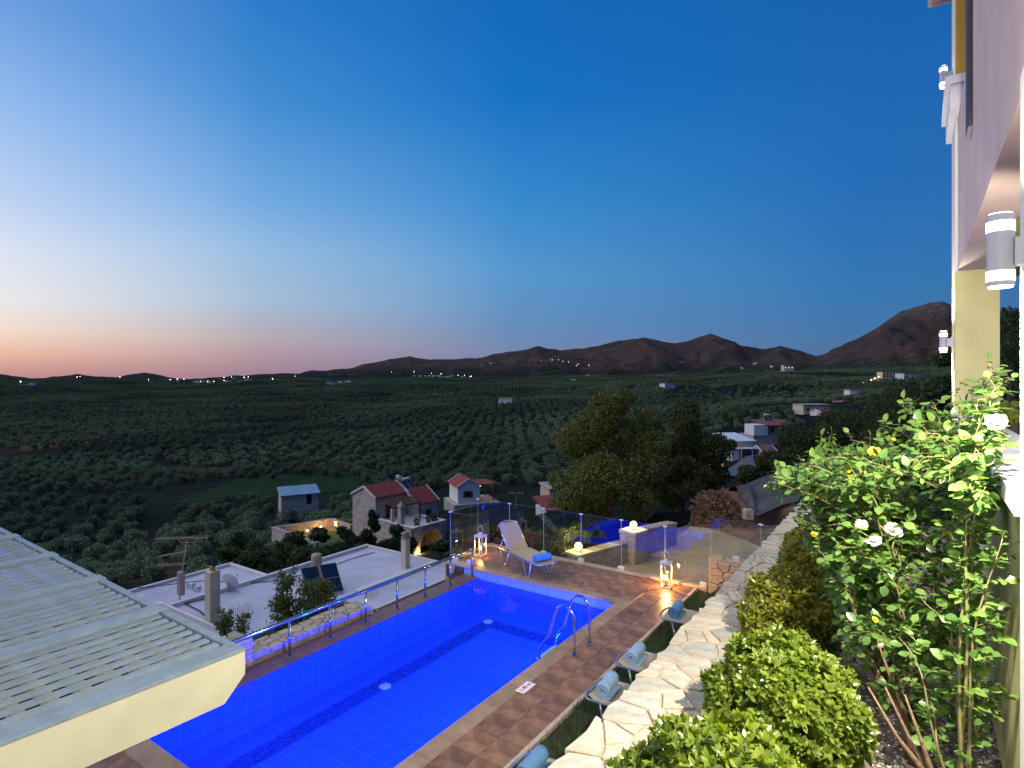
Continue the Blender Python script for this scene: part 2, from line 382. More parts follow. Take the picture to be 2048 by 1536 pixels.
gx, gy = np.meshgrid(np.arange(-2100, 2100, S), np.arange(-100, 2100, S * .97)); gx = gx.ravel(); gy = gy.ravel()
pt = np.floor(fbm(gx / 330, gy / 330, 2) * 9)                     # parcels with rows of their own direction
ang = pt * .9; cx_, cy_ = gx * np.cos(ang) - gy * np.sin(ang), gx * np.sin(ang) + gy * np.cos(ang)
gx = gx + 1.3 * np.sin(cx_ * .7 + ang) + RNG.uniform(-1.1, 1.1, gx.size); gy = gy + 1.3 * np.cos(cy_ * .6 + ang) + RNG.uniform(-1.1, 1.1, gy.size)
rho_ = np.hypot(gx, gy); az_ = np.degrees(np.arctan2(gx, gy))
near = np.interp(az_, [-60, -40, -25, -14, -8, 0, 8, 20, 30, 50], [48, 52, 62, 88, 98, 118, 105, 175, 260, 300])
keep = (az_ > -47) & (az_ < 44) & (rho_ > near) & (rho_ < 1950) & (RNG.random(gx.size) > .06)
bare = fbm(gx / 95 + 5, gy / 95 + 77, 3)
keep &= bare < .36
keep &= np.abs(fbm(gx / 210 + 50, gy / 210 + 20, 2)) > .011            # farm tracks
keep &= RNG.random(gx.size) > .15 * (fbm(gx / 140 + 90, gy / 140 + 8, 2) > .1)
ppx = HX + FPX * gx / np.maximum(gy, 1); ppy = HY + FPX * (CAMH - terrain_z(gx, gy)) / np.maximum(gy, 1)
def inrect(x0, x1, y0, y1): return (ppx > x0) & (ppx < x1) & (ppy > y0) & (ppy < y1)
keep &= ~inrect(420, 730, 958, 1003)                               # the green field
keep &= ~inrect(860, 1020, 985, 1060) & ~inrect(540, 655, 990, 1040) & ~inrect(1080, 1130, 980, 1040) & ~inrect(1440, 1640, 860, 960) & ~inrect(1590, 1720, 812, 850)
keep &= ~(inrect(1330, 1600, 775, 800)) | (RNG.random(gx.size) > .8)
gx, gy, rho_, ppx, ppy = gx[keep], gy[keep], rho_[keep], ppx[keep], ppy[keep]
gz = terrain_z(gx, gy); sc_ = RNG.uniform(.70, 1.12, gx.size) * np.interp(rho_, [60, 250], [1.0, .95]); rot_ = RNG.uniform(0, 6.28, gx.size); var_ = RNG.integers(0, 5, gx.size)
vis = (ppx > -20) & (ppx < 1500) & (ppy < 1056 + .5 * np.maximum(ppx, 0) + 20) & (gy > 10)
order = np.argsort(np.where(vis, gy, 1e9))[:300]; single = np.zeros(gx.size, bool); single[order] = True
src = {}
for i in order:
    w = W(gx[i], gy[i], gz[i]); k = int(var_[i])
    e = link('olive_tree', None, None, 'round grey-green olive tree in the grove on the valley floor', 'tree', 'olive trees of the valley grove', loc=w, rot=(0, 0, rot_[i]))
    e.scale = (sc_[i],) * 3
    c = link('crown', OL_CROWN[k], e); link('trunk', OL_TRUNK[k], e); src.setdefault(k, c)
# the rest of the groves: tens of thousands of trees as one mass
idx = np.where(~single)[0]
me = bpy.data.meshes.new('olive_groves'); me.vertices.add(len(idx))
me.vertices.foreach_set('co', np.stack([gx[idx] * CT - gy[idx] * ST, gx[idx] * ST + gy[idx] * CT, gz[idx]], 1).astype(np.float32).ravel())
for nm, ty, dat in (('rz', 'FLOAT', rot_[idx]), ('sc', 'FLOAT', sc_[idx]), ('var', 'INT', var_[idx])):
    at = me.attributes.new(nm, ty, 'POINT'); at.data.foreach_set('value', dat.astype(np.float32 if ty == 'FLOAT' else np.int32))
me.materials.append(olive_leaf)
og = link('olive_groves', me, None, 'dense olive groves filling the valley to the foot of the hills', 'olive grove', kind='stuff')
ng = bpy.data.node_groups.new('grove', 'GeometryNodeTree')
ng.interface.new_socket('Geometry', in_out='INPUT', socket_type='NodeSocketGeometry'); ng.interface.new_socket('Geometry', in_out='OUTPUT', socket_type='NodeSocketGeometry')
gi = ng.nodes.new('NodeGroupInput'); go = ng.nodes.new('NodeGroupOutput'); ip = ng.nodes.new('GeometryNodeInstanceOnPoints'); jn = ng.nodes.new('GeometryNodeJoinGeometry')
ng.links.new(gi.outputs[0], ip.inputs['Points']); ng.links.new(jn.outputs[0], ip.inputs['Instance']); ng.links.new(ip.outputs[0], go.inputs[0]); ip.inputs['Pick Instance'].default_value = True
for k in range(5):
    ob = ng.nodes.new('GeometryNodeObjectInfo'); ob.inputs['Object'].default_value = src.get(k, next(iter(src.values()))); ob.inputs['As Instance'].default_value = True
    ng.links.new(ob.outputs['Geometry'], jn.inputs[0])
def natt(nm, ty):
    q = ng.nodes.new('GeometryNodeInputNamedAttribute'); q.data_type = ty; q.inputs['Name'].default_value = nm; return q.outputs['Attribute']
ng.links.new(natt('var', 'INT'), ip.inputs['Instance Index'])
cxyz = ng.nodes.new('ShaderNodeCombineXYZ'); ng.links.new(natt('rz', 'FLOAT'), cxyz.inputs[2]); ng.links.new(cxyz.outputs[0], ip.inputs['Rotation'])
cx2 = ng.nodes.new('ShaderNodeCombineXYZ'); a_ = natt('sc', 'FLOAT')
for q in range(3): ng.links.new(a_, cx2.inputs[q])
ng.links.new(cx2.outputs[0], ip.inputs['Scale'])
md = og.modifiers.new('grove', 'NODES'); md.node_group = ng

# green crop field among the groves
fp = [(425, 972), (560, 948), (735, 968), (720, 1000), (560, 1003)]
pts = []
for (x, y) in fp: pts.append(P(x, y, -31.0))
mb = MB()
g0 = [RD(p) for p in pts]; rmin = min(q[0] for q in g0); rmax = max(q[0] for q in g0); dmin = min(q[1] for q in g0); dmax = max(q[1] for q in g0)
for a in range(16):
    for c in range(16):
        qs = []
        for (da, dc) in ((0, 0), (1, 0), (1, 1), (0, 1)):
            r_ = rmin + (rmax - rmin) * (a + da) / 16; d_ = dmin + (dmax - dmin) * (c + dc) / 16; qs.append(W(r_, d_, tz(r_, d_) + .12))
        mb.add(qs, [(0, 1, 2, 3)])
mb.build('crop_field', M('green_crop', (.012, .030, .010), .95, spec=.05, var=.4, scale=.25, bump=.8, bscale=2), kind='structure')
# ------------------------------------------------------------------ pool and deck
XR, XL, YN, YF = -4.707, -7.96, 3.34, 10.33        # water edges
WZ, PZ = -.17, -.86                                # water level, basin floor
DX1 = -3.725                                       # deck edge at the lawn strip
def mosaic(name, c1, c2, tint, rough=.25, sheet=.31):
    m = bpy.data.materials.new(name); m.use_nodes = True; t = m.node_tree; n = t.nodes; l = t.links; b = n['Principled BSDF']
    c = n.new('ShaderNodeTexCoord')
    br = n.new('ShaderNodeTexBrick'); br.offset = 0; br.inputs['Scale'].default_value = 1; br.inputs['Brick Width'].default_value = .026; br.inputs['Row Height'].default_value = .026; br.inputs['Mortar Size'].default_value = .0022
    br.inputs['Color1'].default_value = (*c1, 1); br.inputs['Color2'].default_value = (*c2, 1); br.inputs['Mortar'].default_value = (*tint, 1); br.inputs['Bias'].default_value = -.2
    b2 = n.new('ShaderNodeTexBrick'); b2.offset = 0; b2.inputs['Scale'].default_value = 1; b2.inputs['Brick Width'].default_value = sheet; b2.inputs['Row Height'].default_value = sheet; b2.inputs['Mortar Size'].default_value = .004
    for q in (br, b2): l.new(c.outputs['UV'], q.inputs['Vector'])
    mx = n.new('ShaderNodeMix'); mx.data_type = 'RGBA'; l.new(b2.outputs['Fac'], mx.inputs[0]); l.new(br.outputs['Color'], mx.inputs[6]); mx.inputs[7].default_value = (.035, .13, .72, 1)
    l.new(mx.outputs[2], b.inputs['Base Color']); b.inputs['Roughness'].default_value = rough
    MATS[name] = m; return m
POOLM = mosaic('pool_mosaic', (.010, .050, .50), (.013, .062, .56), (.022, .09, .62))
BANDM = mosaic('waterline_mosaic', (.10, .22, .50), (.16, .30, .58), (.55, .62, .74), sheet=.31)
def frieze_mat():
    m = bpy.data.materials.new('frieze_mosaic'); m.use_nodes = True; t = m.node_tree; n = t.nodes; l = t.links; b = n['Principled BSDF']
    c = n.new('ShaderNodeTexCoord'); br = n.new('ShaderNodeTexBrick'); br.offset = 0
    br.inputs['Scale'].default_value = 1; br.inputs['Brick Width'].default_value = .026; br.inputs['Row Height'].default_value = .026; br.inputs['Mortar Size'].default_value = .0015
    br.inputs['Color1'].default_value = (.0, .0, .0, 1); br.inputs['Color2'].default_value = (1, 1, 1, 1); br.inputs['Mortar'].default_value = (.5, .5, .5, 1)
    l.new(c.outputs['UV'], br.inputs['Vector'])
    wv = n.new('ShaderNodeTexNoise'); wv.inputs['Scale'].default_value = 16; wv.inputs['Detail'].default_value = 2
    sn = n.new('ShaderNodeVectorMath'); sn.operation = 'SNAP'; sn.inputs[1].default_value = (.026, .026, .026); l.new(c.outputs['UV'], sn.inputs[0]); l.new(sn.outputs[0], wv.inputs['Vector'])
    ad = math_node('ADD', math_node('MULTIPLY', wv.outputs['Fac'], .75, t), math_node('MULTIPLY', br.outputs['Color'], .25, t), t)
    r = n.new('ShaderNodeValToRGB'); l.new(ad, r.inputs[0]); r.color_ramp.elements[0].position = .50; r.color_ramp.elements[1].position = .66
    r.color_ramp.elements[0].color = (.003, .005, .028, 1); r.color_ramp.elements[1].color = (.010, .05, .5, 1)
    l.new(r.outputs[0], b.inputs['Base Color']); b.inputs['Roughness'].default_value = .3; MATS['frieze'] = m; return m
FRIEZE = frieze_mat()
def uvquad(name, pts, mat, parent, su, sv, **k):
    """flat panel with uv in metres"""
    me = bpy.data.meshes.new(name); me.from_pydata([tuple(p) for p in pts], [], [(0, 1, 2, 3)]); me.materials.append(mat)
    uv = me.uv_layers.new(name='UVMap')
    for i, c in enumerate(((0, 0), (su, 0), (su, sv), (0, sv))): uv.data[i].uv = c
    return link(name, me, parent, **k)
pool = link('swimming_pool', None, None, kind='structure')
lx, ly = XR - XL, YF - YN
uvquad('pool_floor', [(XL, YN, PZ), (XR, YN, PZ), (XR, YF, PZ), (XL, YF, PZ)], POOLM, pool, lx, ly)
uvquad('pool_wall', [(XL, YN, PZ), (XL, YF, PZ), (XL, YF, WZ + .005), (XL, YN, WZ + .005)], POOLM, pool, ly, WZ - PZ)
uvquad('pool_wall', [(XR, YF, PZ), (XR, YN, PZ), (XR, YN, -.035), (XR, YF, -.035)], POOLM, pool, ly, -PZ)
uvquad('pool_wall', [(XL, YF, PZ), (XR, YF, PZ), (XR, YF, WZ - .03), (XL, YF, WZ - .03)], POOLM, pool, lx, WZ - PZ)
uvquad('pool_wall', [(XR, YN, PZ), (XL, YN, PZ), (XL, YN, -.035), (XR, YN, -.035)], POOLM, pool, lx, -PZ)
uvquad('waterline_band', [(XL - .42, YF - .003, WZ - .03), (XR, YF - .003, WZ - .03), (XR, YF - .003, -.03), (XL - .42, YF - .003, -.03)], BANDM, pool, lx + .42, .17)
fx0, fx1, fy0, fy1, fw = XL + .45, XR - .45, YN + .5, YF - .62, .31
uvquad('mosaic_frieze', [(fx0, fy0, PZ + .004), (fx0 + fw, fy0, PZ + .004), (fx0 + fw, fy1 + fw, PZ + .004), (fx0, fy1 + fw, PZ + .004)], FRIEZE, pool, fw, fy1 + fw - fy0)
uvquad('mosaic_frieze', [(fx0 + fw, fy1, PZ + .004), (fx1, fy1, PZ + .004), (fx1, fy1 + fw, PZ + .004), (fx0 + fw, fy1 + fw, PZ + .004)], FRIEZE, pool, fx1 - fx0 - fw, fw)
uvquad('mosaic_frieze', [(fx1 - fw, fy0, PZ + .004), (fx1, fy0, PZ + .004), (fx1, fy1, PZ + .004), (fx1 - fw, fy1, PZ + .004)], FRIEZE, pool, fw, fy1 - fy0)
whiteplastic = M('white_plastic', (.30, .36, .50), .4)
for (px, py) in ((770, 1374), (976, 1244)):
    p = P(px, py, PZ); MB().lathe([(.10, 0), (.10, .012), (.085, .022), (.02, .024)], 20, Matrix.Translation((p.x, p.y, PZ + .005))).build('drain_cover', whiteplastic, pool, True)
# water sheet
water = clearmat('pool_water', (.80, .90, 1.0), .0, 1.33, bump=.10, bscale=3.5)
mb = MB(); mb.add([(XL - .03, YN, WZ), (XR, YN, WZ), (XR, YF, WZ), (XL - .03, YF, WZ)], [(0, 1, 2, 3)]); mb.build('pool_water', water, kind='structure')
# underwater lamps, out of view and assumed from the blue glow, in the wall below the deck and in the near wall
steel = M('stainless_steel', (.62, .63, .65), .16, metal=1.0)
def pool_lamp(loc, yaw, power, where):
    t_ = thing('assumed_underwater_lamp', where, 'pool lamp', loc, yaw, 'underwater lamps')
    T = Matrix.Rotation(math.pi / 2, 4, 'Y')
    MB().lathe([(.14, 0), (.14, .015), (.12, .03), (.105, .03)], 24, T).build('bezel', steel, t_, True)
    MB().lathe([(.104, .012), (.104, .034), (.06, .04)], 24, T).build('lens', emat('blue_lens', (.01, .06, 1.0), 12, False), t_, True)
    ld = bpy.data.lights.new('pool_light', 'AREA'); ld.shape = 'DISK'; ld.size = .22; ld.energy = power; ld.color = (.0, .026, 1.0); ld.spread = math.pi
    lo = link('lamp_light', ld, t_); lo.location = (.06, 0, 0); lo.rotation_euler = (0, -math.pi / 2, 0)
for y in (4.6, 6.8, 9.0): pool_lamp((XR - .004, y, PZ + .34), math.pi, 430, 'assumed round underwater lamp glowing blue in the long pool wall below the deck')
pool_lamp((-6.3, YN + .004, PZ + .34), math.pi / 2, 340, 'assumed round underwater lamp glowing blue in the short pool wall by the pergola')

# deck base, coping, tiles
deck = link('pool_deck', None, None, kind='structure')
grout = M('grout', (.085, .066, .05), .9, var=.3, scale=9)
mb = MB(); mb.box(XR + .002, DX1, YN - 3, 11.98, -.6, -.022); mb.box(-8.9, XR + .002, YF + .002, 11.98, -.6, -.022); mb.build('deck_bed', grout, deck)
mb = MB(); mb.box(-8.9, XR + .002, YN - 3.0, YN - .002, -.6, -.022); mb.build('deck_bed', grout, deck)
coping_m = M('coping_sandstone', (.33, .225, .14), .55, var=.22, scale=5, bump=.15, bscale=60, objvar=.10)
def coping(x0, x1, y0, y1): MB().bbox(x0 + .0015, x1 - .0015, y0 + .0015, y1 - .0015, -.035, .004, .012).build('coping_slab', coping_m, deck)
y = YN - .28
while y < YF + .02: y2 = min(y + .62, YF + .245); y2 = YF + .245 if YF + .245 - y2 < .3 else y2; coping(XR - .012, -4.458, y, y2); y = y2
x = -8.20
while x < XR - .05: x2 = min(x + .62, XR - .012); x2 = XR - .012 if XR - .012 - x2 < .3 else x2; coping(x, x2, YF - .012, YF + .245); x = x2
x = -8.38
while x < XR - .05: x2 = min(x + .62, XR - .012); x2 = XR - .012 if XR - .012 - x2 < .3 else x2; coping(x, x2, YN - .28, YN + .012); x = x2
tile_m = M('terracotta_tile', (.22, .10, .05), .38, var=.45, scale=4.2, bump=.08, bscale=50, objvar=.22, spec=.45, col2=(.34, .185, .095))
tile_mesh = {}
def tile(x0, x1, y0, y1):
    w, h = round(x1 - x0, 3), round(y1 - y0, 3)
    if (w, h) not in tile_mesh: tile_mesh[(w, h)] = MB().bbox(-w / 2 + .003, w / 2 - .003, -h / 2 + .003, h / 2 - .003, -.02, 0, .003).mesh('tile', tile_m)
    o = link('tile', tile_mesh[(w, h)], deck); o.location = ((x0 + x1) / 2, (y0 + y1) / 2, random.uniform(-.0012, .0012)); o.rotation_euler = (random.uniform(-.0015, .0015), random.uniform(-.0015, .0015), 0)
TS = .409
cols = [(-4.458, -4.09), (-4.09, DX1)]
y = YF + .245
ys = []
while y < 11.9: ys.append((y, min(y + TS, 11.93))); y += TS
yb = YF + .245
while yb > YN - 2.5: ys.insert(0, (yb - TS, yb)); yb -= TS
for (a, c) in ys:
    for (x0, x1) in cols: tile(x0, x1, a, c)
    if a >= YF + .24:
        x = -4.458
        while x > -8.8: tile(max(x - TS, -8.85), x, a, c); x -= TS
for k in range(11):
    for q in range(6):
        x1 = -4.458 - k * TS; tile(x1 - TS, x1, YN - .28 - (q + 1) * TS, YN - .28 - q * TS)
# infinity edge ledge
ledge_m = M('ledge_stone', (.16, .085, .06), .32, var=.25, scale=6, bump=.08, bscale=50, objvar=.08)
y = YN - .28
while y < YF - .05:
    y2 = min(y + .9, YF - .004); MB().bbox(-8.38, XL - .001, y + .001, y2 - .001, -.75, WZ + .018, .006).build('edge_ledge_slab', ledge_m, deck); y = y2
mb = MB(); mb.box(-8.381, XL - .002, YN - .28, YF - .004, -3.5, -.752); mb.box(-8.95, XL - .002, YF + .0, 12.05, -5.0, -.602); mb.box(XL - .002, -1.9, YF + .2, 12.05, -5, -.602); mb.build('deck_retaining_base', M('render_beige', (.42, .33, .24), .85, var=.2, scale=2, bump=.2, bscale=20), deck)
# kerb below the glass and kerb along the lawn
kerb_m = M('pale_kerb', (.48, .38, .30), .6, var=.15, scale=8, bump=.1, bscale=60)
ka, kb = Vector((-8.9, 11.96, 0)), Vector((-3.45, 11.96, 0))
MB().bbox(-8.95, -3.5, 11.94, 12.09, -.6, .035, .01).build('glass_kerb', kerb_m, deck)
MB().bbox(-8.97, -8.85, 10.46, 11.938, -.6, .03, .01).build('glass_kerb', kerb_m, deck)
y = YN - 3
while y < 11.9: MB().bbox(DX1 + .001, DX1 + .062, y + .002, min(y + 1.0, 11.93), -.3, .012, .006).build('lawn_kerb', kerb_m, deck); y += 1.0

# ------------------------------------------------------------------ steel railing on the infinity edge
rail_x = -8.14
rail = thing('pool_railing', 'low stainless steel railing along the infinity edge of the pool', 'railing', (rail_x, 7, WZ + .018))
posts = []
for (px, py) in ((577.4, 1313.4), (658.4, 1277.2), (729.5, 1245.8), (792.4, 1217.7), (848, 1192.8), (898.3, 1170.6), (943, 1151)):
    p = P(px, py, WZ + .018); posts.append(p.y)
posts.insert(0, posts[0] - 1.12); posts.insert(0, posts[0] - 1.12)
RH = .58
for yy in posts:
    mb = MB(); mb.tube([(0, yy - 7, 0), (0, yy - 7, RH - .02)], .021, 12)
    po = mb.build('post', steel, rail, True)
    MB().lathe([(.045, 0), (.045, .012), (.03, .018)], 16, Matrix.Translation((0, yy - 7, 0))).build('base_flange', steel, po, True)
mb = MB(); mb.tube([(0, posts[0] - 7.3, RH), (0, YF + .05 - 7, RH)], .032, 14); mb.build('handrail', steel, rail, True)

# ------------------------------------------------------------------ pool ladder
b1, b2 = P(1149.5, 1311.4, .004), P(1177.9, 1287, .004)
lx_ = (b1.x + b2.x) / 2; ly_ = (b1.y + b2.y) / 2
lad = thing('pool_ladder', 'stainless steel pool ladder with two arched handrails', 'pool ladder', (lx_, ly_, .004))
for s in (-1, 1):
    pts = [(0, 0)] + [(0, .2), (-.0, .42)]
    for a in np.linspace(0, math.pi * .86, 12): pts.append((-.17 + .17 * math.cos(a), .52 + .2 * math.sin(a)))
    pts += [(-.46, .18), (-.60, -.02), (-.62, -.08), (-.625, -.16), (-.625, -.75)]
    mb = MB(); mb.tube([(x, s * .25, z) for x, z in pts], .0205, 12)
    hr = mb.build('handrail', steel, lad, True)
    MB().lathe([(.05, 0), (.05, .012), (.035, .022)], 18, Matrix.Translation((0, s * .25, 0))).build('base_flange', steel, hr, True)
for z in (-.22, -.45, -.68):
    mb = MB(); mb.bbox(-.675, -.595, -.25, .25, z - .015, z + .012, .006); mb.build('step', M('step_plastic', (.5, .52, .54), .4), lad)

# ------------------------------------------------------------------ glass fence
glassm = clearmat('fence_glass', (.90, .95, .93), .0, 1.52, gain=3.4)
edgeglass = M('glass_edge', (.10, .22, .18), .15)
clampm = M('white_clamp', (.72, .69, .66), .35)
def glass_panel(fence, x0, y0, x1, y1, z0, z1):
    d = Vector((x1 - x0, y1 - y0, 0)); L_ = d.length; a = math.atan2(d.y, d.x)
    T = Matrix.Translation((x0, y0, 0)) @ Matrix.Rotation(a, 4, 'Z')
    g_ = MB().box(.006, L_ - .006, -.006, .006, z0, z1, T).build('glass_pane', glassm, fence)
    return g_
def clamp(fence, x, y, z, a, w=.13, h=.085):
    T = Matrix.Translation((x, y, z)) @ Matrix.Rotation(a, 4, 'Z')
    c_ = MB().bbox(-w / 2, w / 2, -.035, .035, 0, h, .008, T).build('base_clamp', clampm, fence)
    mb = MB()
    for s in (-1, 1): mb.lathe([(.011, 0), (.011, .006)], 8, T @ Matrix.Translation((s * .035, -.035, h * .35)) @ Matrix.Rotation(math.pi / 2, 4, 'X'))
    mb.build('bolt', steel, c_, True)
def cap(fence, x, y, z, a):
    T = Matrix.Translation((x, y, z)) @ Matrix.Rotation(a, 4, 'Z'); MB().bbox(-.04, .04, -.014, .014, -.014, .012, .004, T).build('joint_clip', clampm, fence)
    MB().box(-.0055, .0055, -.005, .005, -1.05, -.014, T).build('panel_seal', M('seal', (.35, .42, .40), .3), fence)
GY0, GY1 = 12.0, 12.03
fence = thing('glass_fence', 'frameless clear glass fence with white base clamps at the far edge of the pool deck', 'glass fence', (0, 0, 0))
gx_ = []
for (px, py) in ((955.7, 1007.8), (1018.9, 1015.9), (1087.3, 1024.7), (1162, 1034.2), (1242.5, 1043.8), (1330, 1054.8)):
    u = (px - HX) / FPX; Y = 12.01; X = Y * (ST - u * CT) / (-(CT + u * ST)) ; gx_.append(X)
gx_.append(-3.46)
ZT = 1.12
for i in range(len(gx_) - 1):
    glass_panel(fence, gx_[i], 12.015, gx_[i + 1], 12.015, .05, ZT)
    clamp(fence, gx_[i + 1] if i < len(gx_) - 2 else gx_[i + 1] - .12, 12.015, .036, 0)
    if i < len(gx_) - 2: cap(fence, gx_[i + 1], 12.015, ZT, 0)
clx = -8.92
glass_panel(fence, clx, 12.0, clx, 10.5, .05, ZT); cap(fence, gx_[0], 12.015, ZT, .6); cap(fence, clx, 10.5, ZT, .8)
clamp(fence, clx, 10.62, .031, math.pi / 2); clamp(fence, clx, 11.7, .031, math.pi / 2)
glass_panel(fence, clx, 10.49, -8.22, 10.49, .05, ZT); clamp(fence, -8.76, 10.49, .031, 0); clamp(fence, -8.34, 10.49, .031, 0)
fence2 = thing('glass_fence', 'raised clear glass panel clamped on the low stone wall beside the lawn strip', 'glass fence', (0, 0, 0))
glass_panel(fence2, -3.42, 12.03, -1.85, 12.03, .72, 1.42); clamp(fence2, -2.95, 12.03, .655, 0); clamp(fence2, -2.1, 12.03, .655, 0); cap(fence2, -2.5, 12.03, 1.42, 0)

# ------------------------------------------------------------------ depth plate
dp = P(1051, 1375, .006)
plate = thing('depth_plate', 'white depth plate with red 1.40 m lettering on the deck tiles', 'depth sign', (dp.x, dp.y, .005), math.pi / 2)
MB().bbox(-.15, .15, -.072, .072, 0, .006, .003).build('plate', M('white_enamel', (.8, .8, .8), .3), plate)
def text_mesh(body, size, mat, parent, loc, rot=(0, 0, 0)):
    cu = bpy.data.curves.new('t', 'FONT'); cu.body = body; cu.size = size; cu.align_x = 'CENTER'; cu.align_y = 'CENTER'; cu.extrude = .0006; cu.offset = .0022
    ob = bpy.data.objects.new('t', cu); COL.objects.link(ob); bpy.context.view_layer.update()
    me = bpy.data.meshes.new_from_object(ob.evaluated_get(bpy.context.evaluated_depsgraph_get())); bpy.data.objects.remove(ob)
    me.materials.clear(); me.materials.append(mat)
    return link('lettering', me, parent, loc=loc, rot=rot)
text_mesh('1.40 m', .088, M('red_enamel', (.55, .02, .03), .4), plate, (0, .003, .0075))
# ------------------------------------------------------------------ polygon stones
def clip_poly(poly, a, b, c):                 # keep a*x+b*y<=c
    o = []
    for i in range(len(poly)):
        p, q = poly[i], poly[(i + 1) % len(poly)]; fp = a * p[0] + b * p[1] - c; fq = a * q[0] + b * q[1] - c
        if fp <= 0: o.append(p)
        if fp * fq < 0: t_ = fp / (fp - fq); o.append((p[0] + (q[0] - p[0]) * t_, p[1] + (q[1] - p[1]) * t_))
    return o
def cells(x0, x1, y0, y1, n, gap=.012, relax=1, rg=random, stretch=1.0):
    """irregular stone outlines filling a rectangle, joints of width 2*gap"""
    S_ = [(rg.uniform(x0, x1), rg.uniform(y0, y1)) for _ in range(n)]
    for it in range(relax + 1):
        arr = np.array(S_); res = []
        for i, (sx_, sy_) in enumerate(S_):
            dd = (arr[:, 0] - sx_) ** 2 + ((arr[:, 1] - sy_) * stretch) ** 2; nb = np.argsort(dd)[1:18]
            poly = [(x0, y0), (x1, y0), (x1, y1), (x0, y1)]
            for j in nb:
                a, b_ = arr[j, 0] - sx_, (arr[j, 1] - sy_) * stretch * stretch; c = (arr[j, 0] ** 2 - sx_ ** 2 + (arr[j, 1] ** 2 - sy_ ** 2) * stretch ** 2) / 2
                g_ = gap * math.hypot(a, b_) if it == relax else 0
                poly = clip_poly(poly, a, b_, c - g_)
                if len(poly) < 3: break
            res.append(poly)
        if it < relax: S_ = [((sum(p[0] for p in q) / len(q) + s[0]) / 2, (sum(p[1] for p in q) / len(q) + s[1]) / 2) if len(q) > 2 else s for q, s in zip(res, S_)]
    def area(q): return abs(sum(q[i][0] * q[(i + 1) % len(q)][1] - q[(i + 1) % len(q)][0] * q[i][1] for i in range(len(q)))) / 2
    o = []
    for q in res:
        if len(q) < 3 or area(q) < .0025: continue
        # roughen the outline a little
        r_ = []
        for i in range(len(q)):
            p, s = q[i], q[(i + 1) % len(q)]; r_.append(p)
            if math.hypot(s[0] - p[0], s[1] - p[1]) > .09:
                k = rg.uniform(.35, .65); cx = sum(v[0] for v in q) / len(q); cy = sum(v[1] for v in q) / len(q); mx, my = p[0] + (s[0] - p[0]) * k, p[1] + (s[1] - p[1]) * k
                f = rg.uniform(0, .05); r_.append((mx + (cx - mx) * f, my + (cy - my) * f))
        o.append(r_)
    return o
def stone_mat(name, tones, rough=.85):
    m = bpy.data.materials.new(name); m.use_nodes = True; t = m.node_tree; n = t.nodes; l = t.links; b = n['Principled BSDF']; b.inputs['Roughness'].default_value = rough
    oi = n.new('ShaderNodeObjectInfo'); r = n.new('ShaderNodeValToRGB'); l.new(oi.outputs['Random'], r.inputs[0]); r.color_ramp.interpolation = 'LINEAR'
    while len(r.color_ramp.elements) < len(tones): r.color_ramp.elements.new(.5)
    for i, (e, c) in enumerate(zip(r.color_ramp.elements, tones)): e.position = i / (len(tones) - 1); e.color = (*c, 1)
    c = n.new('ShaderNodeTexCoord'); nz = n.new('ShaderNodeTexNoise'); nz.inputs['Scale'].default_value = 7; nz.inputs['Detail'].default_value = 8; nz.inputs['Roughness'].default_value = .7; l.new(c.outputs['Object'], nz.inputs['Vector'])
    mr = n.new('ShaderNodeMapRange'); mr.inputs[1].default_value = .3; mr.inputs[2].default_value = .7; mr.inputs[3].default_value = .62; mr.inputs[4].default_value = 1.2; l.new(nz.outputs['Fac'], mr.inputs[0])
    hs = n.new('ShaderNodeHueSaturation'); l.new(r.outputs[0], hs.inputs['Color']); l.new(mr.outputs[0], hs.inputs['Value'])
    # rusty and grey stains
    n2 = n.new('ShaderNodeTexNoise'); n2.inputs['Scale'].default_value = 2.6; n2.inputs['Detail'].default_value = 5; l.new(c.outputs['Object'], n2.inputs['Vector'])
    r2 = n.new('ShaderNodeValToRGB'); l.new(n2.outputs['Fac'], r2.inputs[0]); r2.color_ramp.elements[0].position = .52; r2.color_ramp.elements[1].position = .68
    mx = n.new('ShaderNodeMix'); mx.data_type = 'RGBA'; l.new(math_node('MULTIPLY', r2.outputs[0], .55, t), mx.inputs[0]); l.new(hs.outputs[0], mx.inputs[6]); mx.inputs[7].default_value = (.36, .22, .12, 1)
    l.new(mx.outputs[2], b.inputs['Base Color'])
    bp = n.new('ShaderNodeBump'); bp.inputs['Strength'].default_value = .55; bp.inputs['Distance'].default_value = .012; n3 = n.new('ShaderNodeTexNoise'); n3.inputs['Scale'].default_value = 24; n3.inputs['Detail'].default_value = 8; l.new(c.outputs['Object'], n3.inputs['Vector'])
    l.new(n3.outputs['Fac'], bp.inputs['Height']); l.new(bp.outputs[0], b.inputs['Normal']); MATS[name] = m; return m
FLAG = stone_mat('flagstone', [(.44, .42, .34), (.54, .47, .34), (.36, .36, .30), (.56, .49, .36), (.44, .38, .29), (.49, .45, .36)])
WARM = stone_mat('warm_rubble', [(.62, .43, .22), (.70, .52, .30), (.56, .40, .22), (.66, .49, .30)])
PALE = stone_mat('pale_rubble', [(.42, .37, .30), (.36, .31, .26), (.48, .42, .33), (.30, .27, .23)])
MORTAR = M('lime_mortar', (.48, .37, .25), .95, var=.2, scale=6, bump=.5, bscale=40)
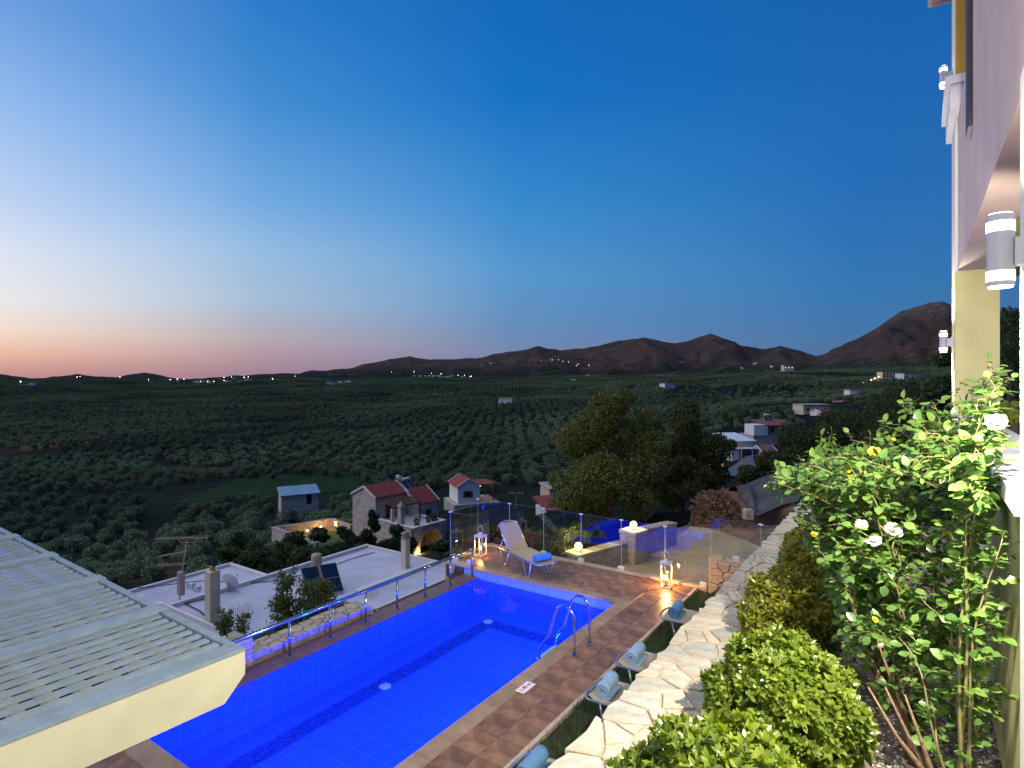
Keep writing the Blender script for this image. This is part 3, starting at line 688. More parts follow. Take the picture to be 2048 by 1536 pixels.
def stones(parent, polys, T, thick, mat, jit=.008, name='stone', inset=.008, tilt=.012):
    for q in polys:
        cx = sum(p[0] for p in q) / len(q); cy = sum(p[1] for p in q) / len(q)
        # make counter-clockwise
        ar = sum((q[i][0] - cx) * (q[(i + 1) % len(q)][1] - cy) - (q[(i + 1) % len(q)][0] - cx) * (q[i][1] - cy) for i in range(len(q)))
        if ar < 0: q = q[::-1]
        o = MB().prism([(p[0] - cx, p[1] - cy) for p in q], -.03, thick + random.uniform(-jit, jit), inset=inset).build(name, mat, parent)
        o.matrix_basis = T @ Matrix.Translation((cx, cy, 0)) @ Matrix.Rotation(random.uniform(-tilt, tilt), 4, 'X') @ Matrix.Rotation(random.uniform(-tilt, tilt), 4, 'Y')

# ------------------------------------------------------------------ terrace bed and big stone retaining wall
WX0, WX1, WTOP, BEDZ = -1.79, -1.2, 1.93, 1.74
Yend = 12.3
rw = thing('retaining_wall', 'thick retaining wall topped with irregular pale flagstones between lawn and flower bed', 'stone wall', (0, 0, 0))
MB().box(WX0 + .03, WX1 - .02, -4, Yend, -5, WTOP - .006).build('wall_core', MORTAR, rw)
random.seed(21)
stones(rw, [[(p[0] + (random.uniform(-.022, .022) if p[0] < WX0 + .005 else 0), p[1]) for p in q] for q in cells(WX0 - .01, WX1 + .01, 1.0, Yend, 160, .008, 0, stretch=.9)], Matrix.Translation((0, 0, WTOP - .02)), .030, FLAG, .007, name='flagstone', inset=.006, tilt=.010)
mb = MB(); mb.box(WX1 - .02, 6.0, -8, Yend, -5, BEDZ - .03); mb.build('bed_soil', M('bed_soil', (.18, .14, .11), .95, var=.4, scale=9, bump=.6, bscale=30), kind='structure')
# low stone wall closing the lawn strip
lw = thing('low_stone_wall', 'low golden stone wall end carrying the raised glass panel', 'stone wall', (0, 0, 0))
MB().box(-3.44, WX0 + .02, 11.93, 12.2, -.4, .61).build('wall_core', MORTAR, lw)
random.seed(5)
T = Matrix.Translation((0, 11.935, 0)) @ Matrix.Rotation(math.pi / 2, 4, 'X')
stones(lw, cells(-3.45, WX0, -.05, .60, 26, .008, 1, stretch=1.5), T, .035, WARM, .014, inset=.012, tilt=.04)
stones(lw, cells(-3.46, WX0, 11.92, 12.2, 8, .008, 1), Matrix.Translation((0, 0, .60)), .045, WARM, .008, inset=.012)
# stone block carrying the corner glass on the left of the pool
sb = thing('stone_block', 'short pink stone block under the corner glass at the infinity edge', 'stone wall', (0, 0, 0))
MB().box(-8.93, -8.24, 10.36, 10.46, -1.6, -.02).build('wall_core', MORTAR, sb)
T = Matrix.Translation((0, 10.362, 0)) @ Matrix.Rotation(math.pi / 2, 4, 'X')
PINK = stone_mat('pink_rubble', [(.50, .36, .27), (.44, .30, .22), (.54, .42, .33)])
stones(sb, cells(-8.94, -8.22, -.75, -.03, 18, .007, 1), T, .03, PINK, .01, inset=.01, tilt=.03)
MB().bbox(-8.96, -8.2, 10.33, 10.55, -.02, .03, .008).build('cap_slab', kerb_m, sb)
# rubble wall and pillar outside the infinity edge
rb = thing('rubble_wall', 'low rubble wall with a square end pillar along the outside of the pool edge', 'stone wall', (0, 0, 0))
pe = P(790, 1225, .0).y; p0 = P(525, 1330, -.1).y
MB().box(-8.80, -8.42, p0, pe, -4, -.03).build('wall_core', MORTAR, rb)
stones(rb, cells(-8.83, -8.39, p0, pe, 40, .012, 1), Matrix.Translation((0, 0, -.05)), .05, PALE, .012, inset=.012, tilt=.02)
T = Matrix.Translation((-8.425, 0, 0)) @ Matrix.Rotation(math.pi / 2, 4, 'Z') @ Matrix.Rotation(math.pi / 2, 4, 'X')
stones(rb, cells(p0, pe, -.35, -.06, 40, .008, 1, stretch=1.3), T, .012, PALE, .005, inset=.01)
MB().box(-8.88, -8.42, p0 - .55, p0 - .02, -4, .20).build('pillar_core', MORTAR, rb)
stones(rb, cells(p0 - .56, p0, -.3, .19, 16, .009, 1, stretch=1.3), T, .03, WARM, .01, inset=.012)
stones(rb, cells(-8.9, -8.40, p0 - .56, p0, 6, .009, 1), Matrix.Translation((0, 0, .185)), .05, PALE, .01, inset=.012)

# ------------------------------------------------------------------ lawn strip
lawn_soil = M('lawn_soil', (.035, .035, .02), .95, var=.5, scale=8)
MB().box(DX1 + .062, WX0 + .03, YN - 3, 11.95, -.6, -.05).build('lawn_soil', lawn_soil, kind='structure')
nb_ = 26000; rg = np.random.default_rng(3)
bx_ = rg.uniform(DX1 + .05, WX0 - .02, nb_); by_ = rg.uniform(YN - .6, 11.9, nb_); hh = rg.uniform(.05, .13, nb_) * (1 + .5 * (fbm(bx_ * 2, by_ * 2, 2)))
a_ = rg.uniform(0, 6.28, nb_); ln = rg.uniform(.01, .07, nb_); wv = .004
B0 = np.stack([bx_ - np.sin(a_) * wv, by_ + np.cos(a_) * wv, np.full(nb_, -.05)], 1); B1 = np.stack([bx_ + np.sin(a_) * wv, by_ - np.cos(a_) * wv, np.full(nb_, -.05)], 1)
B2 = np.stack([bx_ + np.cos(a_) * ln, by_ + np.sin(a_) * ln, -.05 + hh], 1)
link('lawn_grass', npmesh('lawn_grass', np.stack([B0, B1, B2], 1).reshape(-1, 3), np.arange(nb_ * 3).reshape(-1, 3), leafmat('lawn_blades', (.045, .085, .022), (.11, .15, .04), .6, .3)), None, 'narrow strip of dark green grass along the retaining wall', 'grass', kind='stuff')

# ------------------------------------------------------------------ pebble bed
npb = 9000; rg = np.random.default_rng(4)
ico = np.array([(0, 0, 1), (.9, 0, .3), (.28, .85, .3), (-.73, .53, .3), (-.73, -.53, .3), (.28, -.85, .3), (.5, .5, -.6), (-.6, .1, -.7), (.3, -.6, -.6)])
icf = np.array([(0, 1, 2), (0, 2, 3), (0, 3, 4), (0, 4, 5), (0, 5, 1), (1, 6, 2), (2, 6, 7), (2, 7, 3), (3, 7, 4), (4, 7, 8), (4, 8, 5), (5, 8, 1), (1, 8, 6)])
pc = np.stack([rg.uniform(WX1, .5, npb), rg.uniform(1.6, 8.5, npb), np.full(npb, BEDZ - .022)], 1); ps = rg.uniform(.006, .017, npb)
ra = rg.uniform(0, 6.28, npb); ca, sa = np.cos(ra), np.sin(ra)
vv = ico[None] * ps[:, None, None] * np.stack([np.ones(npb), rg.uniform(.6, 1, npb), rg.uniform(.5, .8, npb)], 1)[:, None]
vx = vv[:, :, 0] * ca[:, None] - vv[:, :, 1] * sa[:, None]; vy = vv[:, :, 0] * sa[:, None] + vv[:, :, 1] * ca[:, None]
Vp = np.stack([vx, vy, vv[:, :, 2]], 2) + pc[:, None]; Fp = (icf[None] + (np.arange(npb) * 9)[:, None, None])
pm = leafmat('pebbles', (.34, .30, .26), (.72, .68, .62), .7, 0.0)
link('pebble_bed', npmesh('pebble_bed', Vp.reshape(-1, 3), Fp.reshape(-1, 3), pm), None, 'white and grey pebbles covering the flower bed below the roses', 'pebbles', kind='stuff')

# ------------------------------------------------------------------ pergola
pg_slat = M('pergola_blue_grey', (.20, .255, .285), .55, var=.16, scale=7, bump=.15, bscale=30, objvar=.07)  # slats and cappings set darker and bluer than the cream timber
pg_cream = M('pergola_paint_cream', (.58, .55, .39), .55, var=.11, scale=2.2, bump=.06, bscale=20)
perg = thing('pergola', 'cream painted timber pergola with a dense slatted roof at the near end of the pool', 'pergola', (-3.846, 2.347, 2.35), -.028)
def beam_end(x0, x1, y1, top, hgt, ch):               # beam along y with a chamfered lower end at y=0
    prof = [(0, top), (0, top - hgt * .52), (-ch, top - hgt), (y1, top - hgt), (y1, top)]
    vs = [Vector((x, y, z)) for x in (x0, x1) for (y, z) in prof]
    return vs, [tuple(range(5)), tuple(range(9, 4, -1))] + [(i, 5 + i, 5 + (i + 1) % 5, (i + 1) % 5) for i in range(5)]
v_, f_ = beam_end(-.11, 0, -6.2, -.002, .30, .145); MB().add(v_, [f[::-1] for f in f_]).build('front_beam', pg_cream, perg)
MB().bbox(-.165, .004, -6.2, .004, 0, .022, .004).build('beam_capping', pg_slat, perg)
MB().bbox(-7.6, -.166, -.055, .003, -.12, .021, .004).build('end_board', pg_slat, perg)
pitch = .123; slat_me = MB().bbox(-.031, .031, -6.1, -.062, -.009, .010, .003).mesh('slat', pg_slat); plank_me = MB().bbox(-.085, .085, -6.1, .012, -.016, .030, .004).mesh('plank', pg_slat)
k = 0
x = -.255
while x > -7.5:
    if k % 10 == 8: o = link('plank', plank_me, perg); o.location = (x, 0, .001)
    else: o = link('slat', slat_me, perg); o.location = (x, random.uniform(-.01, 0), random.uniform(-.003, .003)); o.rotation_euler = (0, -.02 + random.uniform(-.02, .02), random.uniform(-.0012, .0012))
    x -= pitch; k += 1
bat_me = MB().bbox(-7.5, -.112, -.032, .032, -.075, -.022, .003).mesh('batten', pg_cream)
for q in range(36):
    o = link('batten', bat_me, perg); o.location = (0, -.16 - q * .165, 0)
for xb in (-1.24, -2.47, -3.70, -4.93, -6.16, -7.4):
    MB().box(xb - .05, xb + .05, -6.1, -.06, -.28, -.077).build('rafter', pg_cream, perg)
for (xb, yb_) in ((-.055, -1.75), (-.055, -5.6), (-3.70, -1.75), (-3.7, -5.6), (-7.4, -1.75)):
    MB().box(xb - .07, xb + .07, yb_ - .07, yb_ + .07, -2.349, -.282 if xb < -1 else -.303).build('post', pg_cream, perg)

# ------------------------------------------------------------------ villa facade
XF = .38
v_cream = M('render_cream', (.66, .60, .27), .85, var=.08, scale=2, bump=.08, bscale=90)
v_white = M('render_white', (.72, .71, .62), .85, var=.05, scale=2, bump=.10, bscale=90)
v_glow_tint = M('render_glow_tint', (.58, .44, .37), .85, var=.09, scale=1.5, bump=.08, bscale=90)  # pink sunset glow on the pale render is put into this colour
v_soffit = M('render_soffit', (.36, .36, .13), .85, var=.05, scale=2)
v_ochre = M('render_ochre', (.62, .38, .07), .8, var=.05, scale=2)
v_trim = M('white_trim', (.78, .77, .75), .5)
dark_shut = M('dark_shutter', (.06, .05, .05), .5)
villa = thing('villa', 'cream rendered villa facade with square piers and wall lamps', 'house', (XF, 3, BEDZ))
def vb(name, x0, x1, y0, y1, z0, z1, m, parent=villa): return MB().box(x0 - XF, x1 - XF, y0 - 3, y1 - 3, z0 - BEDZ, z1 - BEDZ).build(name, m, parent)
SOF = 5.63
Y1, Y2 = 9.72, 10.72
vb('pier', XF, .835, Y1, Y2, 1.3, SOF - .004, v_cream)
vb('pier', XF, .835, 2.45, 3.58, 1.3, SOF - .004, v_white)
vb('pier', XF, .835, -3.6, -2.5, 1.3, SOF - .004, v_white)
vb('upper_wall', .41, .70, -5, 8.0, SOF, 10.6, v_glow_tint)
vb('upper_wall', .41, .70, 8.0, Y1 + .02, SOF, 7.55, v_glow_tint)
vb('upper_wall', XF, .70, Y1 + .021, Y2, SOF, 9.89, v_white)
vb('upper_wall', .92, 1.1, 8.0, Y1 - .004, 7.55, 9.89, v_ochre)
vb('balcony_side', .384, 1.1, Y1 - .002, Y1 + .018, 7.7, 9.89, v_ochre)
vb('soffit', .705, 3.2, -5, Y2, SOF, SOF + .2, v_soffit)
vb('back_wall', 3.2, 3.4, -5, 8.2, 1.3, SOF + .2, v_cream)
vb('parapet', .44, .70, 3.582, Y1 - .002, 1.3, 3.60, v_cream)
vb('parapet_cap', .36, .76, 3.584, Y1 - .004, 3.602, 3.70, v_trim)
vb('pier_moulding', .33, .88, Y1 - .05, Y1 - .003, 3.705, 3.80, v_trim)
vb('cornice', .26, .60, Y1 - .5, Y2 + .05, 7.90, 8.0, v_trim); vb('cornice', .31, .60, Y1 - .45, Y2, 7.62, 7.898, v_trim)
eave = vb('eave_board', .10, 1.4, 8.2, 11.2, 9.92, 10.06, v_trim)
vb('eave_soffit', .15, 1.35, 8.25, 11.15, 9.9, 9.918, M('eave_timber', (.55, .40, .28), .7), eave)
for (ya, yb_, za, zb) in ((7.05, 7.45, 6.6, 8.2), (4.6, 5.3, 7.1, 9.0), (2.2, 2.9, 7.1, 9.0)): vb('window_shutter', .375, .408, ya, yb_, za, zb, dark_shut)
vb('socket_cover', .52, .62, Y1 - .006, Y1 - .001, 4.66, 4.76, v_cream)

lamp_steel = M('grey_lamp_paint', (.40, .39, .44), .45)
lamp_glow = emat('lamp_glow', (1.0, .97, .88), 9, False)
def wall_lamp(x, y, z, label, p_down, p_up, group='wall lamps of the villa'):
    t_ = thing('wall_lamp', label, 'wall lamp', (x, y, z), 0, group); R_ = .046
    for (z0, z1) in ((.125, .155), (-.075, .085), (-.135, -.115)): MB().lathe([(R_, z0), (R_, z1)], 28).build('lamp_body', lamp_steel, t_, False)
    for (z0, z1) in ((.085, .125), (-.115, -.075)): MB().lathe([(R_ + .001, z0), (R_ + .001, z1)], 28).build('glass_ring', lamp_glow, t_, True)
    MB().lathe([(.040, -.141), (.040, -.1355)], 24).build('glass_end', lamp_glow, t_); MB().lathe([(.040, .1555), (.040, .159)], 24).build('glass_end', lamp_glow, t_)
    MB().box(R_ - .004, .085, -.03, .03, -.055, .055).build('bracket', lamp_steel, t_); MB().box(.085, XF - x - .001, -.045, .045, -.075, .075).build('wall_plate', lamp_steel, t_)
    for (dz, p_, up) in ((-.24, p_down, False), (.26, p_up, True)):
        if not p_: continue
        ld = bpy.data.lights.new('lamp_light', 'SPOT'); ld.energy = p_; ld.shadow_soft_size = .035; ld.color = (1.0, .93, .80)
        ld.spot_size = math.radians(165 if up else 180); ld.spot_blend = .4 if up else .12
        link('lamp_light', ld, t_, loc=(-.0, 0, dz), rot=(math.pi, 0, 0) if up else Vector((-.32, .50, -.80)).to_track_quat('-Z', 'Y').to_euler())
LX = XF - .11
LPOW = 1050
wall_lamp(LX, 3.12, 4.75, 'cylindrical steel wall lamp on the white pier above the roses', LPOW, 70)
wall_lamp(LX, Y1 + .55, 4.72, 'cylindrical steel wall lamp low on the far cream pier', 150, 120)
wall_lamp(LX, Y1 + .55, 8.42, 'cylindrical steel wall lamp high on the upper storey of the far pier', 120, 0)
wall_lamp(LX, -3.02, 4.75, 'assumed cylindrical steel wall lamp, out of view, on the pier at the pergola end of the villa', 620, 60)  # assumed lamp out of view, added to light pergola beam, wall top and shrubs
# ------------------------------------------------------------------ loungers, towels, lanterns
alu = M('aluminium_tube', (.62, .62, .63), .3, metal=.9)
def sling_mat():
    m = M('beige_sling', (.50, .42, .27), .75, var=.1, scale=20, bump=.5, bscale=300); return m
sling = sling_mat(); black = M('black_plastic', (.03, .03, .035), .5)
def make_lounger(label, back_deg):
    t_ = thing('sun_lounger', label, 'sun lounger', group='sun loungers around the pool')
    Hs, hw, Ls, Lb = .34, .285, 1.18, .74; a = math.radians(back_deg)
    for s in (-1, 1): MB().tube([(.06, s * hw, Hs), (Ls, s * hw, Hs), (Ls + .35, s * hw, Hs - .01)], .0155, 10).build('side_rail', alu, t_, True)
    pts = [(.06, -hw, Hs)] + [(.06 - .10 * math.sin(q), hw * -math.cos(q), Hs) for q in np.linspace(.15, math.pi - .15, 10)] + [(.06, hw, Hs)]
    MB().tube(pts, .0155, 10).build('foot_bow', alu, t_, True)
    bh = hw - .035; dx, dz = math.cos(a), math.sin(a)
    def B(s_, w, up=0): return (Ls + dx * s_ - dz * up, w, Hs + dz * s_ + dx * up)
    pts = [B(0, -bh), B(Lb - .1, -bh)] + [B(Lb - .1 + .10 * math.sin(q), -bh * math.cos(q)) for q in np.linspace(.3, math.pi - .3, 8)] + [B(Lb - .1, bh), B(0, bh)]
    MB().tube(pts, .0155, 10).build('back_frame', alu, t_, True)
    # woven sling surfaces, slightly sagging, with thickness
    def sling_part(fn, n1, n2, name):
        vs = []; fs = []
        for k in (0, 1):
            for i in range(n1 + 1):
                for j in range(n2 + 1): vs.append(fn(i / n1, j / n2, k))
        st = (n1 + 1) * (n2 + 1)
        for i in range(n1):
            for j in range(n2):
                q = (i * (n2 + 1) + j, i * (n2 + 1) + j + 1, (i + 1) * (n2 + 1) + j + 1, (i + 1) * (n2 + 1) + j); fs.append(q); fs.append(tuple(x_ + st for x_ in q[::-1]))
        MB().add(vs, fs).build(name, sling, t_, True)
    sling_part(lambda u, v, k: (.02 + u * (Ls - .02), (v * 2 - 1) * (hw - .005) * (.72 if u < .03 else 1), Hs + .012 - .02 * math.sin(math.pi * v) - .004 * k), 12, 6, 'seat_sling')
    sling_part(lambda u, v, k: B(u * (Lb - .04), (v * 2 - 1) * (bh - .003) * (1 if u < .9 else .82), .012 - .02 * math.sin(math.pi * v) - .004 * k), 8, 6, 'back_sling')
    for s in (-1, 1):
        for (x0, x1, x2, x3) in ((.20, .26, .36, .52), (1.12, 1.20, 1.32, 1.50)):
            MB().tube([(x0, s * hw, Hs), (x1, s * hw, .05), (x1 + .03, s * hw, .016), (x2, s * hw, .0155), (x2 + .03, s * hw, .03), (x3, s * hw, Hs - .005)], .0145, 8).build('leg', alu, t_, True)
        MB().tube([(Ls + .33, s * (hw - .012), Hs), B(.32, s * bh)], .011, 8).build('back_prop', alu, t_, True)
        MB().lathe([(.03, -.02), (.03, .02)], 12, Matrix.Translation((Ls, s * (hw - .016), Hs)) @ Matrix.Rotation(math.pi / 2, 4, 'X')).build('hinge', black, t_)
    return t_
tw_a = M('blue_towel', (.17, .36, .60), .95, var=.12, scale=14, bump=.9, bscale=160); tw_b = M('pale_blue_towel', (.34, .52, .68), .95, var=.12, scale=14, bump=.9, bscale=160); tw_c = M('bright_blue_towel', (.07, .32, .70), .95, var=.12, scale=14, bump=.9, bscale=160)
def towel(p, yaw, R, Lh, label, mat, turns=3.4):
    t_ = thing('rolled_towel', label, 'towel', p, yaw, 'rolled towels on the sun loungers')
    n = 90; th = R / (turns + .6) ; prof = []
    for i in range(n + 1):
        q = i / n; ang = -math.pi / 2 - (1 - q) * turns * 2 * math.pi; r_ = .012 + (R - .014) * q
        prof.append((r_ * math.cos(ang), r_ * math.sin(ang) , ang, r_))
    w = th * .36
    prof_o = [((r_ + w) * math.cos(a), (r_ + w) * math.sin(a)) for (_, _, a, r_) in prof]; prof_i = [((r_ - w) * math.cos(a), (r_ - w) * math.sin(a)) for (_, _, a, r_) in prof]
    # loose tail lying on the sling
    tail = [(R * .35, -R - .0), (R * .9, -R + .004), (R * 1.25, -R + .002)]
    po = prof_o + [(x_, -R - w * .2) for x_, _ in tail]; pi_ = prof_i + [(x_, -R + 2 * w * .7) for x_, _ in tail]
    m_ = len(po); vs = []; fs = []; ns = 6
    for j in range(ns + 1):
        yy = (j / ns - .5) * 2 * Lh; wob = 1 + .03 * math.sin(j * 1.7)
        vs += [(x_ * wob, yy, z_ * wob + R) for x_, z_ in po] + [(x_ * wob, yy, z_ * wob + R) for x_, z_ in pi_]
    for j in range(ns):
        o = j * 2 * m_; o2 = o + 2 * m_
        for i in range(m_ - 1):
            fs.append((o + i, o + i + 1, o2 + i + 1, o2 + i)); fs.append((o + m_ + i + 1, o + m_ + i, o2 + m_ + i, o2 + m_ + i + 1))
        fs.append((o + m_ - 1, o + 2 * m_ - 1, o2 + 2 * m_ - 1, o2 + m_ - 1))
    for j in (0, ns):
        o = j * 2 * m_
        for i in range(m_ - 1): q = (o + i, o + m_ + i, o + m_ + i + 1, o + i + 1); fs.append(q if j == 0 else q[::-1])
    MB().add(vs, fs).build('roll', mat, t_, True)
    return t_
fl = make_lounger('beige sun lounger with raised back beside the glass fence', 47)
fl.location = (-6.40, 10.64, .004); fl.rotation_euler = (0, 0, math.radians(155))
ldir = Vector((math.cos(math.radians(155)), math.sin(math.radians(155)), 0))
towel(Vector((-6.40, 10.64, .004 + .350)) + ldir * .20, math.radians(155), .075, .20, 'bright blue rolled towel on the lounger beside the glass fence', tw_c)
LAB = ['sun lounger on the grass in front of the stone wall, closest to the big lantern', 'sun lounger on the grass level with the pool ladder', 'sun lounger on the grass level with the depth plate', 'sun lounger on the grass strip nearest the pergola']
TLAB = ['blue rolled towel on the lounger closest to the big lantern', 'pale blue rolled towel on the lounger level with the pool ladder', 'pale blue rolled towel on the lounger level with the depth plate', 'blue rolled towel on the lounger nearest the pergola']
for i, (px, py, yaw) in enumerate(((1353, 1213, 4), (1272, 1300, 3), (1216, 1362, 5), (1066, 1520, 3))):
    p = P(px, py, .43); lo = make_lounger(LAB[i], 68)
    a = math.radians(yaw); lo.rotation_euler = (0, 0, a); d_ = Vector((math.cos(a), math.sin(a), 0)); lo.location = Vector((p.x, p.y, -.045)) - d_ * .20
    towel(Vector((p.x, p.y, -.045 + .35)), a, .088, .20, TLAB[i], [tw_a, tw_b, tw_b, tw_a][i])

wp = M('white_lantern_paint', (.72, .66, .56), .5); wax = M('candle_wax', (.75, .6, .38), .5); lglass = clearmat('lantern_glass', (.96, .97, .96), .0, 1.45)
flame_m = emat('flame', (1.0, .62, .18), 60, False); pebm = M('lantern_pebble', (.75, .72, .66), .7, objvar=.15)
def lantern(p, s, yaw, label, power):
    t_ = thing('candle_lantern', label, 'lantern', p, yaw, 'candle lanterns'); hw = .088
    MB().bbox(-.098, .098, -.098, .098, 0, .016, .003).build('base', wp, t_); MB().bbox(-.105, .105, -.105, .105, .43, .448, .004).build('roof_plate', wp, t_)
    MB().lathe([(.085, .448), (.05, .462), (.04, .485), (.042, .495), (.03, .50)], 20).build('chimney', wp, t_, True)
    for sx_ in (-1, 1):
        for sy_ in (-1, 1): MB().box(sx_ * hw - .007, sx_ * hw + .007, sy_ * hw - .007, sy_ * hw + .007, .016, .43).build('post', wp, t_)
    for k in range(4):
        T = Matrix.Rotation(k * math.pi / 2, 4, 'Z'); MB().box(-hw + .008, hw - .008, hw - .002, hw + .001, .018, .428, T).build('glass_pane', lglass, t_)
        mb = MB(); mb.box(-hw + .008, hw - .008, hw - .004, hw + .004, .41, .43, T); mb.box(-hw + .008, hw - .008, hw - .004, hw + .004, .0165, .03, T); mb.build('pane_frame', wp, t_)
    MB().tube([(.07 * math.cos(q), 0, .49 + .15 * math.sin(q)) for q in np.linspace(.1, math.pi - .1, 14)], .005, 6).build('handle', wp, t_, True)
    c_ = MB().lathe([(.032, .016), (.032, .15), (.026, .153), (.005, .15)], 16).build('candle', wax, t_, True)
    MB().lathe([(.002, .152), (.009, .165), (.010, .175), (.004, .195), (.001, .205)], 10).build('flame', flame_m, c_, True)
    rg_ = random.Random(int(p[0] * 100))
    for k in range(9):
        a = rg_.uniform(0, 6.28); r_ = rg_.uniform(.045, .07); MB().lathe([(.004, 0), (.013, .006), (.014, .012), (.006, .019)], 7, Matrix.Translation((r_ * math.cos(a), r_ * math.sin(a), .016)) @ Matrix.Rotation(a, 4, 'Z')).build('pebble', pebm, t_, True)
    ld = bpy.data.lights.new('candle_light', 'POINT'); ld.energy = power; ld.color = (1.0, .50, .14); ld.shadow_soft_size = .02
    link('candle_light', ld, t_, loc=(0, 0, .215)); t_.scale = (s,) * 3
pl = P(1332, 1174, .004); lantern((pl.x, pl.y, .004), 1.12, .25, 'white candle lantern on the tiles beside the low stone wall', 48)
pl = P(961, 1112, .004); lantern((pl.x, pl.y, .004), 1.12, .1, 'white candle lantern in the glass corner behind the pool', 15)
# ------------------------------------------------------------------ driveway, stone wall with globe lamps
def hit(px, py, d0=60., d1=4600., n=1500):
    """where the line of sight through a pixel meets the ground"""
    d = np.geomspace(d0, d1, n); r = (px - HX) / FPX * d; zr = CAMH - (py - HY) / FPX * d; g_ = terrain_z(r, d)
    k = np.where(g_ >= zr)[0]
    i = int(k[0]) if len(k) else n - 1
    return W(float(r[i]), float(d[i]), float(g_[i])), float(d[i])
DZ = -1.98
dw = [P(x, y, DZ) for (x, y) in ((1000, 1172), (1090, 1150), (1240, 1119), (1345, 1078), (1385, 1050), (1440, 1062), (1530, 1096), (1640, 1150), (1600, 1500), (1000, 1420))]
MB().add(dw, [tuple(range(len(dw)))[::-1]]).build('driveway', M('concrete_drive', (.44, .32, .18), .8, var=.25, scale=.9, bump=.35, bscale=14), kind='structure')
def wall_seg(parent, a, b, z0, z1a, z1b, th, nst, capn, mat):
    d = (b - a); L_ = math.hypot(d.x, d.y); yaw = math.atan2(d.y, d.x); T = Matrix.Translation((a.x, a.y, 0)) @ Matrix.Rotation(yaw, 4, 'Z')
    zt = (z1a + z1b) / 2; sl = math.atan2(z1b - z1a, L_)
    vs = [(0, 0, z0), (L_, 0, z0), (L_, 0, z1b), (0, 0, z1a), (0, th, z0), (L_, th, z0), (L_, th, z1b), (0, th, z1a)]
    MB().add([T @ Vector(v) for v in vs], [(0, 1, 2, 3), (5, 4, 7, 6), (3, 2, 6, 7), (1, 5, 6, 2), (4, 0, 3, 7)]).build('wall_core', MORTAR, parent)
    TF = T @ Matrix.Translation((0, .0, 0)) @ Matrix.Rotation(math.pi / 2, 4, 'X')
    stones(parent, [[(p[0], p[1] + (z1b - z1a) * p[0] / L_) for p in q] for q in cells(0, L_, z1a - 1.3, z1a - .05, nst, .011, 1, stretch=1.2)], TF, .03, mat, .012, inset=.014, tilt=.02)
    TC = T @ Matrix.Translation((0, 0, z1a)) @ Matrix.Rotation(-sl, 4, 'Y')
    stones(parent, cells(-.03, L_ + .03, -.05, th + .03, capn, .010, 1), TC, .06, mat, .008, inset=.012, tilt=.012)
dwall = thing('driveway_wall', 'stepped stone garden wall with two pillars along the driveway beyond the glass', 'stone wall', (0, 0, 0))
p1 = P(1150, 1108, -1.15); a1 = P(1168, 1112, -1.35); b1 = P(1252, 1088, -1.35)
random.seed(12)
wall_seg(dwall, a1, b1, -3.2, -1.35, -1.35, .35, 26, 9, PALE)
p2 = PD(1272, 1063, 20.2); a2 = b1 + Vector((.05, .1, 0)); b2 = P(1352, 1048, -1.25)
wall_seg(dwall, Vector((a2.x, a2.y, 0)), Vector((b2.x, b2.y, 0)), -3.2, -1.02, -1.25, .35, 30, 10, PALE)
globe_m = emat('globe_glow', (1.0, .74, .30), 9, False)
wall_yaw = math.atan2((b1 - a1).y, (b1 - a1).x)
def pillar_globe(c, ztop, label, w):
    T = Matrix.Translation((c.x, c.y, 0)) @ Matrix.Rotation(wall_yaw, 4, 'Z')
    MB().box(-w, w, -w, w, -3.2, ztop - .05, T).build('pillar_core', MORTAR, dwall)
    for k in range(4):
        TT = T @ Matrix.Rotation(k * math.pi / 2, 4, 'Z') @ Matrix.Translation((0, -w, 0)) @ Matrix.Rotation(math.pi / 2, 4, 'X')
        stones(dwall, cells(-w, w, ztop - 1.0, ztop - .06, 9, .01, 1), TT, .025, PALE, .008, inset=.012)
    MB().bbox(-w - .06, w + .06, -w - .06, w + .06, ztop - .05, ztop + .03, .02, T).build('pillar_cap', M('cap_stone', (.5, .42, .3), .8, var=.2, scale=8), dwall)
    t_ = thing('globe_lamp', label, 'globe lamp', (c.x, c.y, ztop + .03), 0, 'globe lamps on the driveway wall')
    MB().lathe([(.055, 0), (.055, .03), (.04, .045)], 16).build('lamp_base', v_trim, t_, True)
    MB().lathe([(.115 * math.sin(q), .155 - .115 * math.cos(q)) for q in np.linspace(.3, math.pi - .05, 14)], 20).build('globe', globe_m, t_, True)
    ld = bpy.data.lights.new('globe_light', 'POINT'); ld.energy = 110; ld.color = (1.0, .66, .22); ld.shadow_soft_size = .1; link('globe_light', ld, t_, loc=(0, 0, .39))
c1 = a1 - (b1 - a1).normalized() * .25; c2 = b1 + (b1 - a1).normalized() * .15
pillar_globe(c1, -1.18, 'glowing globe lamp on the stone pillar among the leaves', .25)
pillar_globe(c2 + Vector((.1, .15, 0)), -.93, 'glowing globe lamp on the higher stone pillar of the driveway wall', .28)

